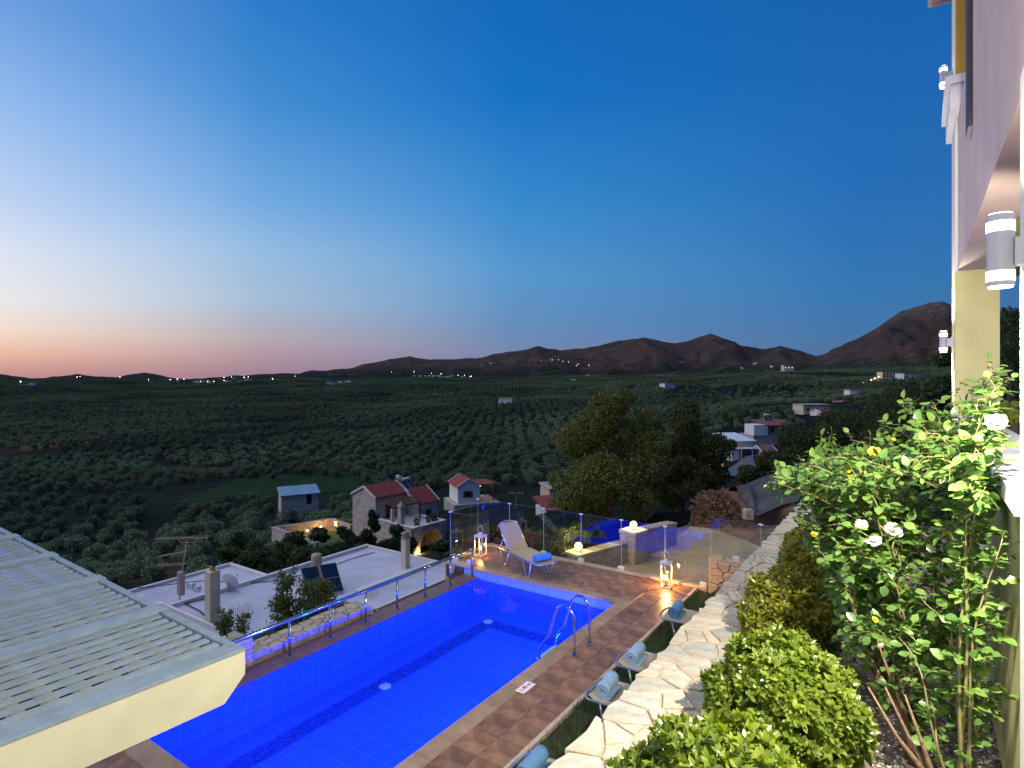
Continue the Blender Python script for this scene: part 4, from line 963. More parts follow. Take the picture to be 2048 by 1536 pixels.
# earth bank, tarpaulin, wood stack
bank = []
gN, gM = 22, 12
top = [(1395, 990, 30), (1440, 980, 31), (1490, 968, 32), (1540, 951, 33), (1600, 933, 34), (1680, 905, 35)]
bot = [(1395, 1052, 24.5), (1445, 1046, 24.6), (1497, 1033, 25.2), (1545, 1022, 25.5), (1600, 1012, 25), (1680, 1000, 24)]
def row(tab, u):
    xs = np.linspace(0, 1, len(tab)); return [float(np.interp(u, xs, [q[i] for q in tab])) for i in range(3)]
vs = []
for j in range(gM + 1):
    for i in range(gN + 1):
        u = i / gN; w = j / gM; a = PD(*row(top, u)); c = PD(*row(bot, u)); p = c.lerp(a, w)
        p.z += .25 * math.sin(math.pi * w) + .12 * float(fbm(np.array([u * 9]), np.array([w * 5]), 3)[0]) * (0 < j < gM); vs.append(p)
fs = [(j * (gN + 1) + i, j * (gN + 1) + i + 1, (j + 1) * (gN + 1) + i + 1, (j + 1) * (gN + 1) + i) for j in range(gM) for i in range(gN)]
o0 = len(vs)
vs += [Vector((v.x, v.y, -2.9)) + W(0, -.15) for v in vs[:gN + 1]]; fs += [(o0 + i, o0 + i + 1, i + 1, i) for i in range(gN)]
# back side of the bank drops to the ground
o = len(vs)
for i in range(gN + 1):
    p = vs[gM * (gN + 1) + i].copy(); q = W(RD(p)[0] * 1.06, RD(p)[1] + 4, 0); q.z = tz(*RD(q)) - .5; vs.append(q)
fs += [(gM * (gN + 1) + i, gM * (gN + 1) + i + 1, o + i + 1, o + i) for i in range(gN)]
MB().add(vs, fs).build('earth_bank', M('red_earth', (.16, .095, .06), .95, var=.35, scale=1.2, bump=.7, bscale=9), None, True, kind='structure')
gs = [P(x, y, -2.02) for (x, y) in ((1330, 1062), (1390, 1047), (1490, 1028), (1640, 1003), (1760, 1000), (1760, 1300), (1500, 1160))]
MB().add(gs, [tuple(range(len(gs)))[::-1]]).build('dirt_yard', M('dirt', (.24, .14, .08), .95, var=.4, scale=1.1, bump=.8, bscale=10), kind='structure')
tarp = thing('tarpaulin', 'grey sheet draped over the earth bank beside the wood stack', 'tarpaulin', PD(1500, 1030, 25))
tp = [(1452, 982, 30.4), (1480, 972, 31.3), (1520, 955, 32.3), (1560, 943, 33), (1600, 930, 33.6), (1650, 912, 34)]; bt = [(1478, 1000, 27.8), (1500, 1026, 25.0), (1510, 1032, 24.8), (1560, 1010, 25.6), (1600, 1000, 25.4), (1650, 985, 25.2)]
vs = []; nU, nV = 44, 18; org = tarp.location
for j in range(nV + 1):
    for i in range(nU + 1):
        u = i / nU; w = j / nV; a = PD(*row(tp, u)); c = PD(*row(bt, u)); p = c.lerp(a, w)
        p.z += .42 * math.sin(math.pi * w) + .10 * math.sin(u * 26 + w * 5) * math.sin(math.pi * min(1, w * 1.2)) + .06; p += W(0, -.25); vs.append(p - org)
MB().add(vs, [(j * (nU + 1) + i, j * (nU + 1) + i + 1, (j + 1) * (nU + 1) + i + 1, (j + 1) * (nU + 1) + i) for j in range(nV) for i in range(nU)]).build('sheet', M('grey_sheet', (.085, .075, .07), .8, var=.35, scale=1.3, bump=.3, bscale=6), tarp, True)
MB().tube([PD(*row(tp, u)) - org + Vector((0, 0, .06)) + W(0, -.3) for u in np.linspace(0, 1, 14)], .035, 6).build('edge_pipe', black, tarp, True)
st_ = PD(1497, 1028, 24.4)
link('field_stone', MB().prism([(.22, -.05), (.1, .18), (-.15, .16), (-.24, -.02), (-.05, -.2)], -.2, .22, inset=.07).mesh('field_stone', PALE), None, 'pale field stone holding down the sheet by the wood stack', 'stone', loc=st_)
wood_end = M('cut_wood', (.17, .095, .05), .85, var=.5, scale=12, objvar=.65); wood_bark = M('log_bark', (.07, .05, .035), .95, var=.4, scale=9, bump=.5, bscale=20)
logs = thing('wood_stack', 'heaped stack of cut firewood logs beside the big trees', 'firewood', W((1440 - HX) / FPX * 24.6, 24.6, -2.1), TH)
log_me = []
for k in range(5):
    mb = MB(); n_ = 9; r_ = .055 + .012 * k; vs = []
    rg_ = random.Random(k); rad = [r_ * rg_.uniform(.88, 1.12) for _ in range(n_)]
    for y_ in (0, .5): vs += [(rad[i] * math.cos(6.283 * i / n_), y_, rad[i] * math.sin(6.283 * i / n_)) for i in range(n_)]
    mb.cur = 0; mb.add(vs, [tuple((i, n_ + i, n_ + (i + 1) % n_, (i + 1) % n_)) for i in range(n_)]); mb.cur = 1; mb.add(vs, [tuple(range(n_)), tuple(range(2 * n_ - 1, n_ - 1, -1))])
    log_me.append(mb.mesh('log', [wood_bark, wood_end]))
rg_ = random.Random(9)
z = .07; rowi = 0
while z < 1.45:
    half = 1.12 * math.sqrt(max(0, 1 - (z / 1.5) ** 2.2)); x = -half + (rowi % 2) * .07
    while x < half * .98:
        o = link('log', log_me[rg_.randrange(5)], logs); o.location = (x + rg_.uniform(-.012, .012), z * .35 + rg_.uniform(-.07, .05), z + rg_.uniform(-.015, .015)); o.rotation_euler = (rg_.uniform(-.1, .1), rg_.uniform(0, 6.28), rg_.uniform(-.25, .25)); x += .142
    z += .122; rowi += 1

# ------------------------------------------------------------------ buildings
def masonry(name, c1, c2, mortar, scale):
    m = bpy.data.materials.new(name); m.use_nodes = True; t = m.node_tree; n = t.nodes; l = t.links; b = n['Principled BSDF']; b.inputs['Roughness'].default_value = .9
    c = n.new('ShaderNodeTexCoord'); mp = n.new('ShaderNodeMapping'); mp.inputs['Scale'].default_value = (1, 1, 1.5); l.new(c.outputs['Object'], mp.inputs[0])
    v = n.new('ShaderNodeTexVoronoi'); v.inputs['Scale'].default_value = scale; l.new(mp.outputs[0], v.inputs['Vector'])
    ve = n.new('ShaderNodeTexVoronoi'); ve.feature = 'DISTANCE_TO_EDGE'; ve.inputs['Scale'].default_value = scale; l.new(mp.outputs[0], ve.inputs['Vector'])
    r = n.new('ShaderNodeValToRGB'); l.new(v.outputs['Color'], r.inputs[0]); r.color_ramp.elements[0].color = (*c1, 1); r.color_ramp.elements[1].color = (*c2, 1); r.color_ramp.elements[0].position = .2; r.color_ramp.elements[1].position = .8
    r2 = n.new('ShaderNodeValToRGB'); l.new(ve.outputs['Distance'], r2.inputs[0]); r2.color_ramp.elements[0].position = .02; r2.color_ramp.elements[1].position = .07
    mx = n.new('ShaderNodeMix'); mx.data_type = 'RGBA'; l.new(r2.outputs[0], mx.inputs[0]); mx.inputs[6].default_value = (*mortar, 1); l.new(r.outputs[0], mx.inputs[7]); l.new(mx.outputs[2], b.inputs['Base Color'])
    bp = n.new('ShaderNodeBump'); bp.inputs['Strength'].default_value = .6; bp.inputs['Distance'].default_value = .06; l.new(r2.outputs[0], bp.inputs['Height']); l.new(bp.outputs[0], b.inputs['Normal']); MATS[name] = m; return m
MAS = masonry('rubble_masonry', (.42, .32, .26), (.70, .57, .47), (.52, .43, .36), 3.2)
def tilemat(name, col):
    m = bpy.data.materials.new(name); m.use_nodes = True; t = m.node_tree; n = t.nodes; l = t.links; b = n['Principled BSDF']; b.inputs['Roughness'].default_value = .8
    c = n.new('ShaderNodeTexCoord'); w = n.new('ShaderNodeTexWave'); w.bands_direction = 'X'; w.inputs['Scale'].default_value = 1.6; l.new(c.outputs['Object'], w.inputs['Vector'])
    w2 = n.new('ShaderNodeTexWave'); w2.bands_direction = 'Y'; w2.wave_profile = 'SAW'; w2.inputs['Scale'].default_value = 1.0; l.new(c.outputs['Object'], w2.inputs['Vector'])
    nz = n.new('ShaderNodeTexNoise'); nz.inputs['Scale'].default_value = 5; l.new(c.outputs['Object'], nz.inputs['Vector'])
    r = n.new('ShaderNodeValToRGB'); l.new(nz.outputs['Fac'], r.inputs[0]); r.color_ramp.elements[0].color = (*[x_ * .6 for x_ in col], 1); r.color_ramp.elements[1].color = (*[x_ * 1.35 for x_ in col], 1); l.new(r.outputs[0], b.inputs['Base Color'])
    bp = n.new('ShaderNodeBump'); bp.inputs['Strength'].default_value = .9; bp.inputs['Distance'].default_value = .1; l.new(math_node('ADD', w.outputs['Fac'], math_node('MULTIPLY', w2.outputs['Fac'], .5, t), t), bp.inputs['Height']); l.new(bp.outputs[0], b.inputs['Normal']); MATS[name] = m; return m
TILE = tilemat('red_roof_tiles', (.32, .065, .05)); TILE2 = tilemat('brown_roof_tiles', (.26, .10, .07))
h_white = M('house_white', (.66, .62, .60), .85, var=.12, scale=.7, bump=.1, bscale=8); h_cream = M('house_cream', (.58, .46, .34), .85, var=.1, scale=.7)
h_pink = M('house_pinkish', (.52, .36, .28), .85, var=.15, scale=.8); h_conc = M('house_concrete', (.34, .30, .27), .9, var=.2, scale=.8); h_bluer = M('blue_sheet_roof', (.16, .28, .38), .5, var=.15, scale=.5)
h_trim = M('roof_edge_white', (.60, .56, .56), .7); wpane = M('dark_window', (.02, .022, .028), .15); wframe = M('brown_frame', (.11, .06, .035), .6); litpane = emat('lit_window', (1.0, .62, .22), 2.6, False)
metal_roof = M('pale_sheet_roof', (.62, .63, .68), .5, var=.1, scale=.6)
def gable(parent, x0, x1, y0, y1, z0, z1, rise, wm, rm, ov=.25, axis='x', name='wall', z1b=None):
    """walls with gables; ridge along axis"""
    if axis == 'x':
        ym = (y0 + y1) / 2; vs = [(x, y, z) for x in (x0, x1) for (y, z) in ((y0, z0), (y0, z1), (ym, z1 + rise), (y1, z1), (y1, z0))]
    else:
        xm = (x0 + x1) / 2; vs = [(x, y, z) for y in (y1, y0) for (x, z) in ((x0, z0), (x0, z1), (xm, z1 + rise), (x1, z1), (x1, z0))]
    fs = [(4, 3, 2, 1, 0), (5, 6, 7, 8, 9), (0, 1, 6, 5), (3, 4, 9, 8), (1, 2, 7, 6), (2, 3, 8, 7)]
    MB().add(vs, fs).build(name, wm, parent)
    mb = MB(); half = ((y1 - y0) if axis == 'x' else (x1 - x0)) / 2; sl = rise / half; t_ = .12; rf = None
    for s in (-1, 1):
        e = half + ov; lo = -ov * sl
        if axis == 'x': q = [(x, ym + s * yy, z1 + zz) for x in (x0 - .05, x1 + .05) for (yy, zz) in ((0, rise + .02), (e, lo + .02), (e, lo + .02 + t_), (0, rise + .02 + t_))]
        else: q = [(xm + s * yy, y, z1 + zz) for y in (y0 - .05, y1 + .05) for (yy, zz) in ((0, rise + .02), (e, lo + .02), (e, lo + .02 + t_), (0, rise + .02 + t_))]
        mb.add(q, [(0, 1, 2, 3), (7, 6, 5, 4), (0, 4, 5, 1), (1, 5, 6, 2), (2, 6, 7, 3)])
    rf = mb.build('roof', rm, parent)
    for end in (0, 1):
        for s in (-1, 1):
            e = half + ov; lo = -ov * sl
            if axis == 'x': xx = (x0 - .2, x0 - .052) if end == 0 else (x1 + .052, x1 + .2); q = [(x, ym + s * yy, z1 + zz) for x in xx for (yy, zz) in ((0, rise - .1), (e, lo - .1), (e, lo + .2), (0, rise + .2))]
            else: yy_ = (y0 - .2, y0 - .052) if end == 0 else (y1 + .052, y1 + .2); q = [(xm + s * yy, y, z1 + zz) for y in yy_ for (yy, zz) in ((0, rise - .1), (e, lo - .1), (e, lo + .2), (0, rise + .2))]
            MB().add(q, [(0, 1, 2, 3), (7, 6, 5, 4), (0, 4, 5, 1), (1, 5, 6, 2), (2, 6, 7, 3), (3, 7, 4, 0)]).build('verge_trim', h_trim, rf)
    return rf
def window(parent, face, pos, w, h, lit=False, arch=False, frame=wframe, shutters=False):
    """face: '-x','+x','-y','+y'; pos = (along, plane, z of the centre)"""
    al, pl_, zc = pos
    def bx(u0, u1, n0, n1, z0, z1):
        if face[1] == 'y': s = -1 if face[0] == '-' else 1; return (al + u0, al + u1, min(pl_ + s * n0, pl_ + s * n1), max(pl_ + s * n0, pl_ + s * n1), zc + z0, zc + z1)
        s = -1 if face[0] == '-' else 1; return (min(pl_ + s * n0, pl_ + s * n1), max(pl_ + s * n0, pl_ + s * n1), al + u0, al + u1, zc + z0, zc + z1)
    mb = MB(); f_ = .07
    mb.box(*bx(-w / 2, -w / 2 + f_, .0, .06, -h / 2, h / 2)); mb.box(*bx(w / 2 - f_, w / 2, .0, .06, -h / 2, h / 2)); mb.box(*bx(-w / 2 + f_, w / 2 - f_, .0, .06, h / 2 - f_, h / 2)); mb.box(*bx(-w / 2 + f_, w / 2 - f_, .0, .06, -h / 2, -h / 2 + f_)); mb.box(*bx(-.03, .03, .0, .05, -h / 2 + f_, h / 2 - f_))
    o = mb.build('window', frame, parent); MB().box(*bx(-w / 2 + f_, w / 2 - f_, .003, .025, -h / 2 + f_, h / 2 - f_)).build('pane', litpane if lit else wpane, o)
    if shutters:
        for s in (-1, 1): MB().box(*bx(s * w / 2 - (w * .45 if s < 0 else 0), s * w / 2 + (w * .45 if s > 0 else 0), .01, .05, -h / 2, h / 2)).build('shutter', frame, o)
    return o

# stone house with arched porch
O = W((827 - HX) / FPX * 70, 70, 0); av = W(.6468, .7627); yaw = math.atan2(av.y, av.x); GZ = -17.4
sh = thing('stone_house', 'two-storey stone house with red tiled roofs, roof terrace and arched porch', 'house', (O.x, O.y, GZ), yaw)
def zz(v): return v - GZ
TP = zz(-13.63)
# ground floor porch block: front wall with arch
def arch_wall(parent, L_, z0, z1, cx, r, spring, th, mat):
    n_ = 14; out_ = []
    vs = []; fs = []
    for y_ in (0, th):
        o = len(vs)
        arc = [(cx - r, z0)] + [(cx + r * -math.cos(q), spring + r * math.sin(q)) for q in np.linspace(0, math.pi, n_)] + [(cx + r, z0)]
        topx = [0] + [cx + r * -math.cos(q) * (L_ / 2 / r) * .98 + (L_ / 2 - cx) for q in np.linspace(0, math.pi, n_)] + [L_]
        vs += [(x, y_, z) for x, z in arc] + [(min(max(x, 0), L_), y_, z1) for x in topx] + [(0, y_, z0), (L_, y_, z0)]
    m_ = n_ + 2; st = 2 * m_ + 2
    for k in (0, 1):
        o = k * st
        for i in range(m_ - 1): q = (o + i, o + i + 1, o + m_ + i + 1, o + m_ + i); fs.append(q if k == 0 else q[::-1])
        q = (o + 2 * m_, o + 0, o + m_); fs.append(q if k == 0 else q[::-1]); q = (o + m_ - 1, o + 2 * m_ + 1, o + 2 * m_ - 1); fs.append(q if k == 0 else q[::-1])
    for i in range(m_ - 1): fs.append((i, st + i, st + i + 1, i + 1)); fs.append((m_ + i, m_ + i + 1, st + m_ + i + 1, st + m_ + i))
    MB().add(vs, fs).build('porch_wall', mat, parent)
arch_wall(sh, 5.2, -1.5, TP - .12, 2.75, 1.75, 1.35, .45, MAS)
mb = MB()
for q0 in np.linspace(0, math.pi, 12)[:-1]:
    q1 = q0 + math.pi / 11 * .94; pr = [(2.75 - r_ * math.cos(q), -.05, 1.35 + r_ * math.sin(q)) for r_, q in ((1.75, q0), (2.02, q0), (2.02, q1), (1.75, q1))]
    mb.add(pr + [(a, .0, c) for a, b_, c in pr], [(0, 1, 2, 3), (1, 5, 6, 2), (0, 4, 5, 1), (3, 2, 6, 7), (0, 3, 7, 4)])
mb.build('arch_ring', M('dressed_stone', (.55, .46, .36), .8), sh)
MB().box(0, .45, .452, 7.24, -1.5, TP - .12).build('wall', MAS, sh); MB().box(4.75, 5.2, .452, 5.14, -1.5, TP - .12).build('wall', MAS, sh); MB().box(.452, 4.748, 3.4, 3.6, -1.5, TP - .4).build('wall', MAS, sh)
MB().box(.2, 5.0, .2, 7.2, TP - .42, TP - .30).build('terrace_floor', M('terrace_floor', (.42, .40, .40), .8), sh)
for bx_ in ((-.06, .5, -.06, 7.2), (.502, 5.26, -.06, .5), (4.76, 5.26, .502, 5.1)): MB().bbox(bx_[0], bx_[1], bx_[2], bx_[3], TP - .118, TP + .02, .03).build('parapet_cap', h_trim, sh)
window(sh, '-y', (1.2, 3.4, 1.3), .8, 1.3, frame=wframe); window(sh, '-y', (3.3, 3.4, 1.2), .9, 2.3, frame=wframe)
# tall block and second block
rf1 = gable(sh, 0.0, 5.05, 7.25, 12.15, -1.5, zz(-11.1), 1.15, MAS, TILE, .15)
rf2 = gable(sh, 5.06, 8.7, 5.15, 10.2, -1.5, zz(-12.45), 1.6, MAS, TILE, .15)
window(sh, '-y', (6.9, 5.15, zz(-14.0)), .8, 1.3); window(sh, '-y', (2.0, 7.25, zz(-13.0)), .9, 1.9)
# pergola rafters over the roof terrace
for x in np.linspace(.4, 4.6, 9): MB().add([Vector(v) for v in ((x - .06, 4.1, TP + 1.75), (x + .06, 4.1, TP + 1.75), (x + .06, 4.1, TP + 1.90), (x - .06, 4.1, TP + 1.90), (x - .06, 7.24, TP + 2.25), (x + .06, 7.24, TP + 2.25), (x + .06, 7.24, TP + 2.4), (x - .06, 7.24, TP + 2.4))], [(0, 1, 2, 3), (7, 6, 5, 4), (0, 4, 5, 1), (1, 5, 6, 2), (2, 6, 7, 3), (3, 7, 4, 0)]).build('rafter', wframe, sh)
MB().box(.2, 4.8, 4.2, 4.36, TP + 1.58, TP + 1.745).build('pergola_beam', wframe, sh); MB().box(.1, .45, 4.1, 4.45, TP - .29, TP + 1.575).build('terrace_pillar', MAS, sh); MB().box(4.6, 4.75, 4.2, 4.35, TP - .29, TP + 1.575).build('terrace_pillar', wframe, sh)
ch = MB().box(.02, .62, 2.35, 2.95, TP + .022, TP + 1.9).build('chimney', MAS, sh); MB().add([(-.08, 2.25, TP + 2.08), (.72, 2.25, TP + 2.08), (.72, 3.05, TP + 2.08), (-.08, 3.05, TP + 2.08), (.32, 2.65, TP + 2.75)], [(3, 2, 1, 0), (0, 1, 4), (1, 2, 4), (2, 3, 4), (3, 0, 4)]).build('chimney_cap', h_conc, ch)
for (cx_, cy_) in ((.05, 2.38), (.52, 2.38), (.05, 2.85), (.52, 2.85)): MB().box(cx_, cx_ + .08, cy_, cy_ + .08, TP + 1.9, TP + 2.08).build('chimney_post', h_conc, ch)
pot_m = M('terracotta_pot', (.32, .12, .07), .8); potleaf = leafmat('pot_leaves', (.03, .05, .02), (.07, .1, .04))
for (x, y_, s) in ((1.2, .75, .34), (3.0, .75, .3), (3.9, .8, .3), (4.5, 1.3, .38)):
    p = Matrix.Translation((O.x, O.y, GZ)) @ Matrix.Rotation(yaw, 4, 'Z') @ Vector((x, y_, TP - .3))
    t_ = thing('potted_plant', 'terracotta pot with a leafy plant on the roof terrace of the stone house', 'potted plant', p, 0, 'pots on the roof terrace')
    MB().lathe([(s * .7, 0), (s, .5), (s * 1.08, .52), (s * .9, .5)], 14).build('pot', pot_m, t_, True)
    V, F = leaf_quads(blob_points(140, [(0, 0, .8, .45, .45, .35)]), .22, .45, np.array([0, 0, 1.]), .8); link('plant', npmesh('plant', V, F, potleaf), t_)
dish_m = M('dish_white', (.62, .62, .64), .5); panel_m = M('solar_panel', (.012, .018, .03), .12, spec=.6)
def sat_dish(name, label, loc, rz, s, pole):
    t_ = thing(name, label, 'satellite dish', loc, rz)
    T = Matrix.Translation((0, 0, pole)) @ Matrix.Rotation(math.radians(62), 4, 'X')
    MB().lathe([(.001, .0), (.2 * s, .02 * s), (.36 * s, .07 * s), (.42 * s, .10 * s), (.425 * s, .095 * s), (.36 * s, .055 * s), (.2 * s, .0), (.001, -.02 * s)], 24, T).build('reflector', dish_m, t_, True)
    MB().tube([(0, 0, 0), (0, .02, pole)], .03 * s, 8).build('mast', h_conc, t_); MB().tube([T @ Vector((0, -.36 * s, .05 * s)), T @ Vector((0, -.12 * s, .5 * s))], .014 * s, 6).build('arm', dish_m, t_); MB().tube([T @ Vector((0, -.12 * s, .5 * s)), T @ Vector((0, -.06 * s, .42 * s))], .035 * s, 8).build('receiver', dish_m, t_)
    return t_
hw_ = lambda x, y_, z_: Matrix.Translation((O.x, O.y, GZ)) @ Matrix.Rotation(yaw, 4, 'Z') @ Vector((x, y_, z_))
sat_dish('satellite_dish', 'round white satellite dish on the ridge of the stone house', hw_(5.2, 9.2, zz(-10.6)), math.pi + .1, 1.25, 1.1)
def solar_heater(label, loc, rz, tank_vertical, n_=2, s=1.0):
    t_ = thing('solar_water_heater', label, 'solar heater', loc, rz)
    for k in range(n_):
        T = Matrix.Translation((k * 1.06 - .53 * (n_ - 1), 0, .15)) @ Matrix.Rotation(math.radians(38), 4, 'X')
        f_ = MB().box(-.5, .5, 0, 2.0, -.04, .04, T).build('collector', h_conc, t_); MB().box(-.46, .46, .04, .98, .041, .05, T).build('collector_glass', panel_m, f_); MB().box(-.46, .46, 1.02, 1.96, .041, .05, T).build('collector_glass', panel_m, f_)
    for x in (-.9, .9): MB().box(x - .025, x + .025, 1.45, 1.5, 0, 1.3).build('stand_leg', h_conc, t_)
    if tank_vertical: MB().lathe([(.28, 0), (.3, .04), (.3, 1.15), (.26, 1.22), (.05, 1.25)], 18, Matrix.Translation((0, 1.95, .75))).build('tank', M('aged_tank', (.36, .27, .20), .6, var=.25, scale=4), t_, True); MB().box(-.3, .3, 1.65, 2.25, 0, .745).build('tank_stand', h_conc, t_)
    else: MB().lathe([(.05, -.75), (.26, -.7), (.28, -.66), (.28, .66), (.26, .7), (.05, .75)], 16, Matrix.Translation((0, 1.6, 1.62)) @ Matrix.Rotation(math.pi / 2, 4, 'Y')).build('tank', dish_m, t_, True)
    t_.scale = (s,) * 3; return t_
solar_heater('solar water heater on the roof ridge of the stone house', hw_(6.6, 8.2, zz(-11.1)), yaw + math.pi * .0, False, 2, .8)
# warm lights in the porch
def fixture(loc, label, power, col=(1.0, .62, .18), s=.12, es=30, group=None, cat='garden lamp'):
    t_ = thing('garden_lamp', label, cat, loc, 0, group)
    MB().lathe([(.03, -.25), (.03, -.02)], 8).build('stem', black, t_); MB().lathe([(s * .4, -.02), (s, .05), (s, .16), (s * .5, .22)], 12).build('lamp_head', emat('warm_glow_%d' % es, col, es, False), t_, True)
    ld = bpy.data.lights.new('warm_light', 'POINT'); ld.energy = power; ld.color = col; ld.shadow_soft_size = .1; link('warm_light', ld, t_, loc=(0, 0, .42))
fixture(hw_(.75, -.3, .25), 'warm uplight at the left foot of the stone porch arch', 110); fixture(hw_(5.0, -.45, .25), 'warm uplight at the right foot of the stone porch arch', 190)
# walled garden
gw = thing('garden_wall', 'rubble wall around the lit garden left of the stone house', 'stone wall', (0, 0, 0))
def rubble(parent, a, b, z0, z1, th=.4):
    d = b - a; L_ = math.hypot(d.x, d.y); T = Matrix.Translation((a.x, a.y, 0)) @ Matrix.Rotation(math.atan2(d.y, d.x), 4, 'Z'); MB().box(0, L_, 0, th, z0, z1, T).build('wall_side', MAS, parent); MB().bbox(-.03, L_ + .03, -.04, th + .04, z1 + .002, z1 + .10, .02, T).build('wall_cap', h_conc, parent)
w1, w2, w3, w4, w5 = P(545, 1056, -17.6), P(632, 1087, -17.6), P(567, 1058, -17.6), P(664, 1038, -17.6), P(700, 1052, -17.6)
rubble(gw, w1, w2, -23, -17.6); rubble(gw, w1, P(612, 1046, -17.6), -23, -17.65); rubble(gw, P(612, 1046, -17.6), w4, -23, -17.6); rubble(gw, w4, w5, -23, -17.6)
for i, (px, py) in enumerate(((620, 1060), (647, 1052), (675, 1048))):
    p = P(px, py, -18.4) + W(.0, -1.2); fixture((p.x, p.y, -18.3), 'warm lamp on the inner face of the garden wall', 60, group='lamps on the garden wall')
lawn = [P(x, y, -19.2) for (x, y) in ((560, 1085), (620, 1070), (690, 1058), (720, 1090), (640, 1110))]
MB().add(lawn, [tuple(range(5))[::-1]]).build('garden_lawn', M('garden_green', (.05, .08, .02), .9, var=.3, scale=1), kind='structure')
# front boundary wall of the stone house
fwall = thing('garden_wall', 'low rubble wall in front of the stone house porch', 'stone wall', (0, 0, 0))
rubble(fwall, P(826, 1112, -17.0), P(900, 1140, -17.0), -20, -17.0)

# flat-roofed white house below the pool
RZ = -5.0; fh = thing('flat_roof_house', 'white flat-roofed house with roof clutter just below the pool', 'house', (-22, 16, -10))
roof_w = M('whitewashed_roof', (.45, .455, .54), .85, var=.16, scale=.5, bump=.2, bscale=3, detail=8); wall_c = M('cream_wall', (.62, .50, .38), .85, var=.08, scale=.8)
def fb(name, x0, x1, y0, y1, z0, z1, m, par=fh): return MB().box(x0 + 22, x1 + 22, y0 - 16, y1 - 16, z0 + 10, z1 + 10).build(name, m, par)
fb('wall', -24.5, -19.9, 11.7, 22.0, -11, RZ - .2, wall_c); r_ = fb('roof_slab', -24.6, -19.7, 11.6, 22.1, RZ - .198, RZ, roof_w)
fb('roof_edge', -24.72, -24.55, 11.6, 22.15, RZ - .1, RZ + .16, h_trim, r_); fb('roof_edge', -24.54, -17.8, 22.0, 22.15, RZ - .1, RZ + .14, h_trim, r_); fb('roof_edge', -24.54, -19.75, 11.5, 11.62, RZ - .1, RZ + .3, h_trim, r_)
fb('wall', -19.898, -18.0, 16.6, 21.9, -11, RZ - .25, wall_c); r2_ = fb('roof_slab', -19.698, -17.75, 16.4, 21.998, RZ - .22, RZ - .05, roof_w); fb('roof_edge', -17.85, -17.7, 16.4, 22.15, RZ - .3, RZ + .06, h_trim, r2_); fb('roof_edge', -19.6, -17.86, 16.3, 16.45, RZ - .42, RZ + .02, wall_c, r2_)
fb('roof_step', -20.0, -19.7, 17.2, 22.0, RZ + .002, RZ + .10, h_trim, r_)
fb('wall', -28.6, -24.75, 12.0, 16.6, -11, RZ - .55, wall_c); r3_ = fb('roof_slab', -28.8, -24.73, 11.8, 16.8, RZ - .548, RZ - .35, roof_w); fb('roof_edge', -28.9, -28.75, 11.7, 16.9, RZ - .6, RZ - .22, h_trim, r3_); fb('roof_edge', -28.74, -24.73, 16.7, 16.9, RZ - .6, RZ - .24, h_trim, r3_); fb('roof_edge', -28.74, -24.73, 11.65, 11.8, RZ - .6, RZ - .22, h_trim, r3_)
ledge = fb('stair_wall', -24.9, -24.55, 10.6, 11.6, RZ - 1.6, RZ + .3, h_white); fb('stair_wall', -24.5, -19.8, 11.3, 11.5, RZ - 3, RZ + .02, h_white)
cb = P(425, 1250, RZ); chm = fb('chimney', cb.x - .19, cb.x + .19, cb.y - .19, cb.y + .19, RZ, RZ + 2.02, M('chimney_cream', (.62, .52, .40), .8, var=.08, scale=2))
cowl = thing('chimney_cowl', 'rotating metal cowl with two dark discs on the cream chimney', 'chimney cowl', (cb.x, cb.y, RZ + 2.02))
MB().lathe([(.10, 0), (.10, .16), (.085, .18)], 14).build('collar', M('brass', (.6, .38, .05), .35, metal=.5), cowl, True)
for s in (-1, 1): MB().lathe([(.13, -.02), (.15, 0), (.13, .02)], 16, Matrix.Translation((s * .10, 0, .33)) @ Matrix.Rotation(math.pi / 2 * .8, 4, 'Y')).build('disc', black, cowl, True)
MB().tube([(0, 0, .17), (0, 0, .40)], .02, 8).build('spindle', black, cowl)
fl2 = P(811, 1135, RZ); flue = thing('roof_flue', 'slender cream chimney flue with a dark cap beside the flat roof', 'chimney', (fl2.x, fl2.y, RZ - .3)); MB().box(-.15, .15, -.15, .15, 0, 1.7).build('shaft', wall_c, flue); MB().lathe([(.17, 1.7), (.22, 1.78), (.14, 1.9), (.24, 1.95), (.03, 2.06)], 12).build('cap', h_conc, flue, True)
dp_ = P(457, 1184, RZ); sat_dish('satellite_dish', 'beige satellite dish standing on the flat white roof', (dp_.x, dp_.y, RZ), math.pi - TH * .4 + .5, 1.05, .42)
sp = P(652, 1195, RZ); solar_heater('solar heater with two dark collectors and upright tank on the flat roof', (sp.x, sp.y, RZ), TH + .58, True, 2, .74)
ul = P(388, 1185, RZ); fld = thing('flood_light', 'small white floodlights on the flat roof beside the aerial mast', 'floodlight', (ul.x, ul.y, RZ), .4); MB().bbox(-.3, .0, -.1, .1, .15, .4, .03).build('housing', dish_m, fld); MB().bbox(.03, .28, -.1, .1, .05, .3, .03).build('housing', dish_m, fld); MB().tube([(0, 0, 0), (0, 0, .2)], .02, 6).build('stem', h_conc, fld)
cab = P(362, 1185, RZ); cabn = thing('meter_cabinet', 'grey upright cabinet on the edge of the flat roof', 'cabinet', (cab.x, cab.y, RZ - .1)); MB().bbox(-.14, .14, -.1, .1, 0, 1.0, .02).build('box', h_conc, cabn); MB().box(-.12, .12, -.112, -.102, .05, .95).build('door', M('cabinet_door', (.28, .27, .26), .6), cabn)
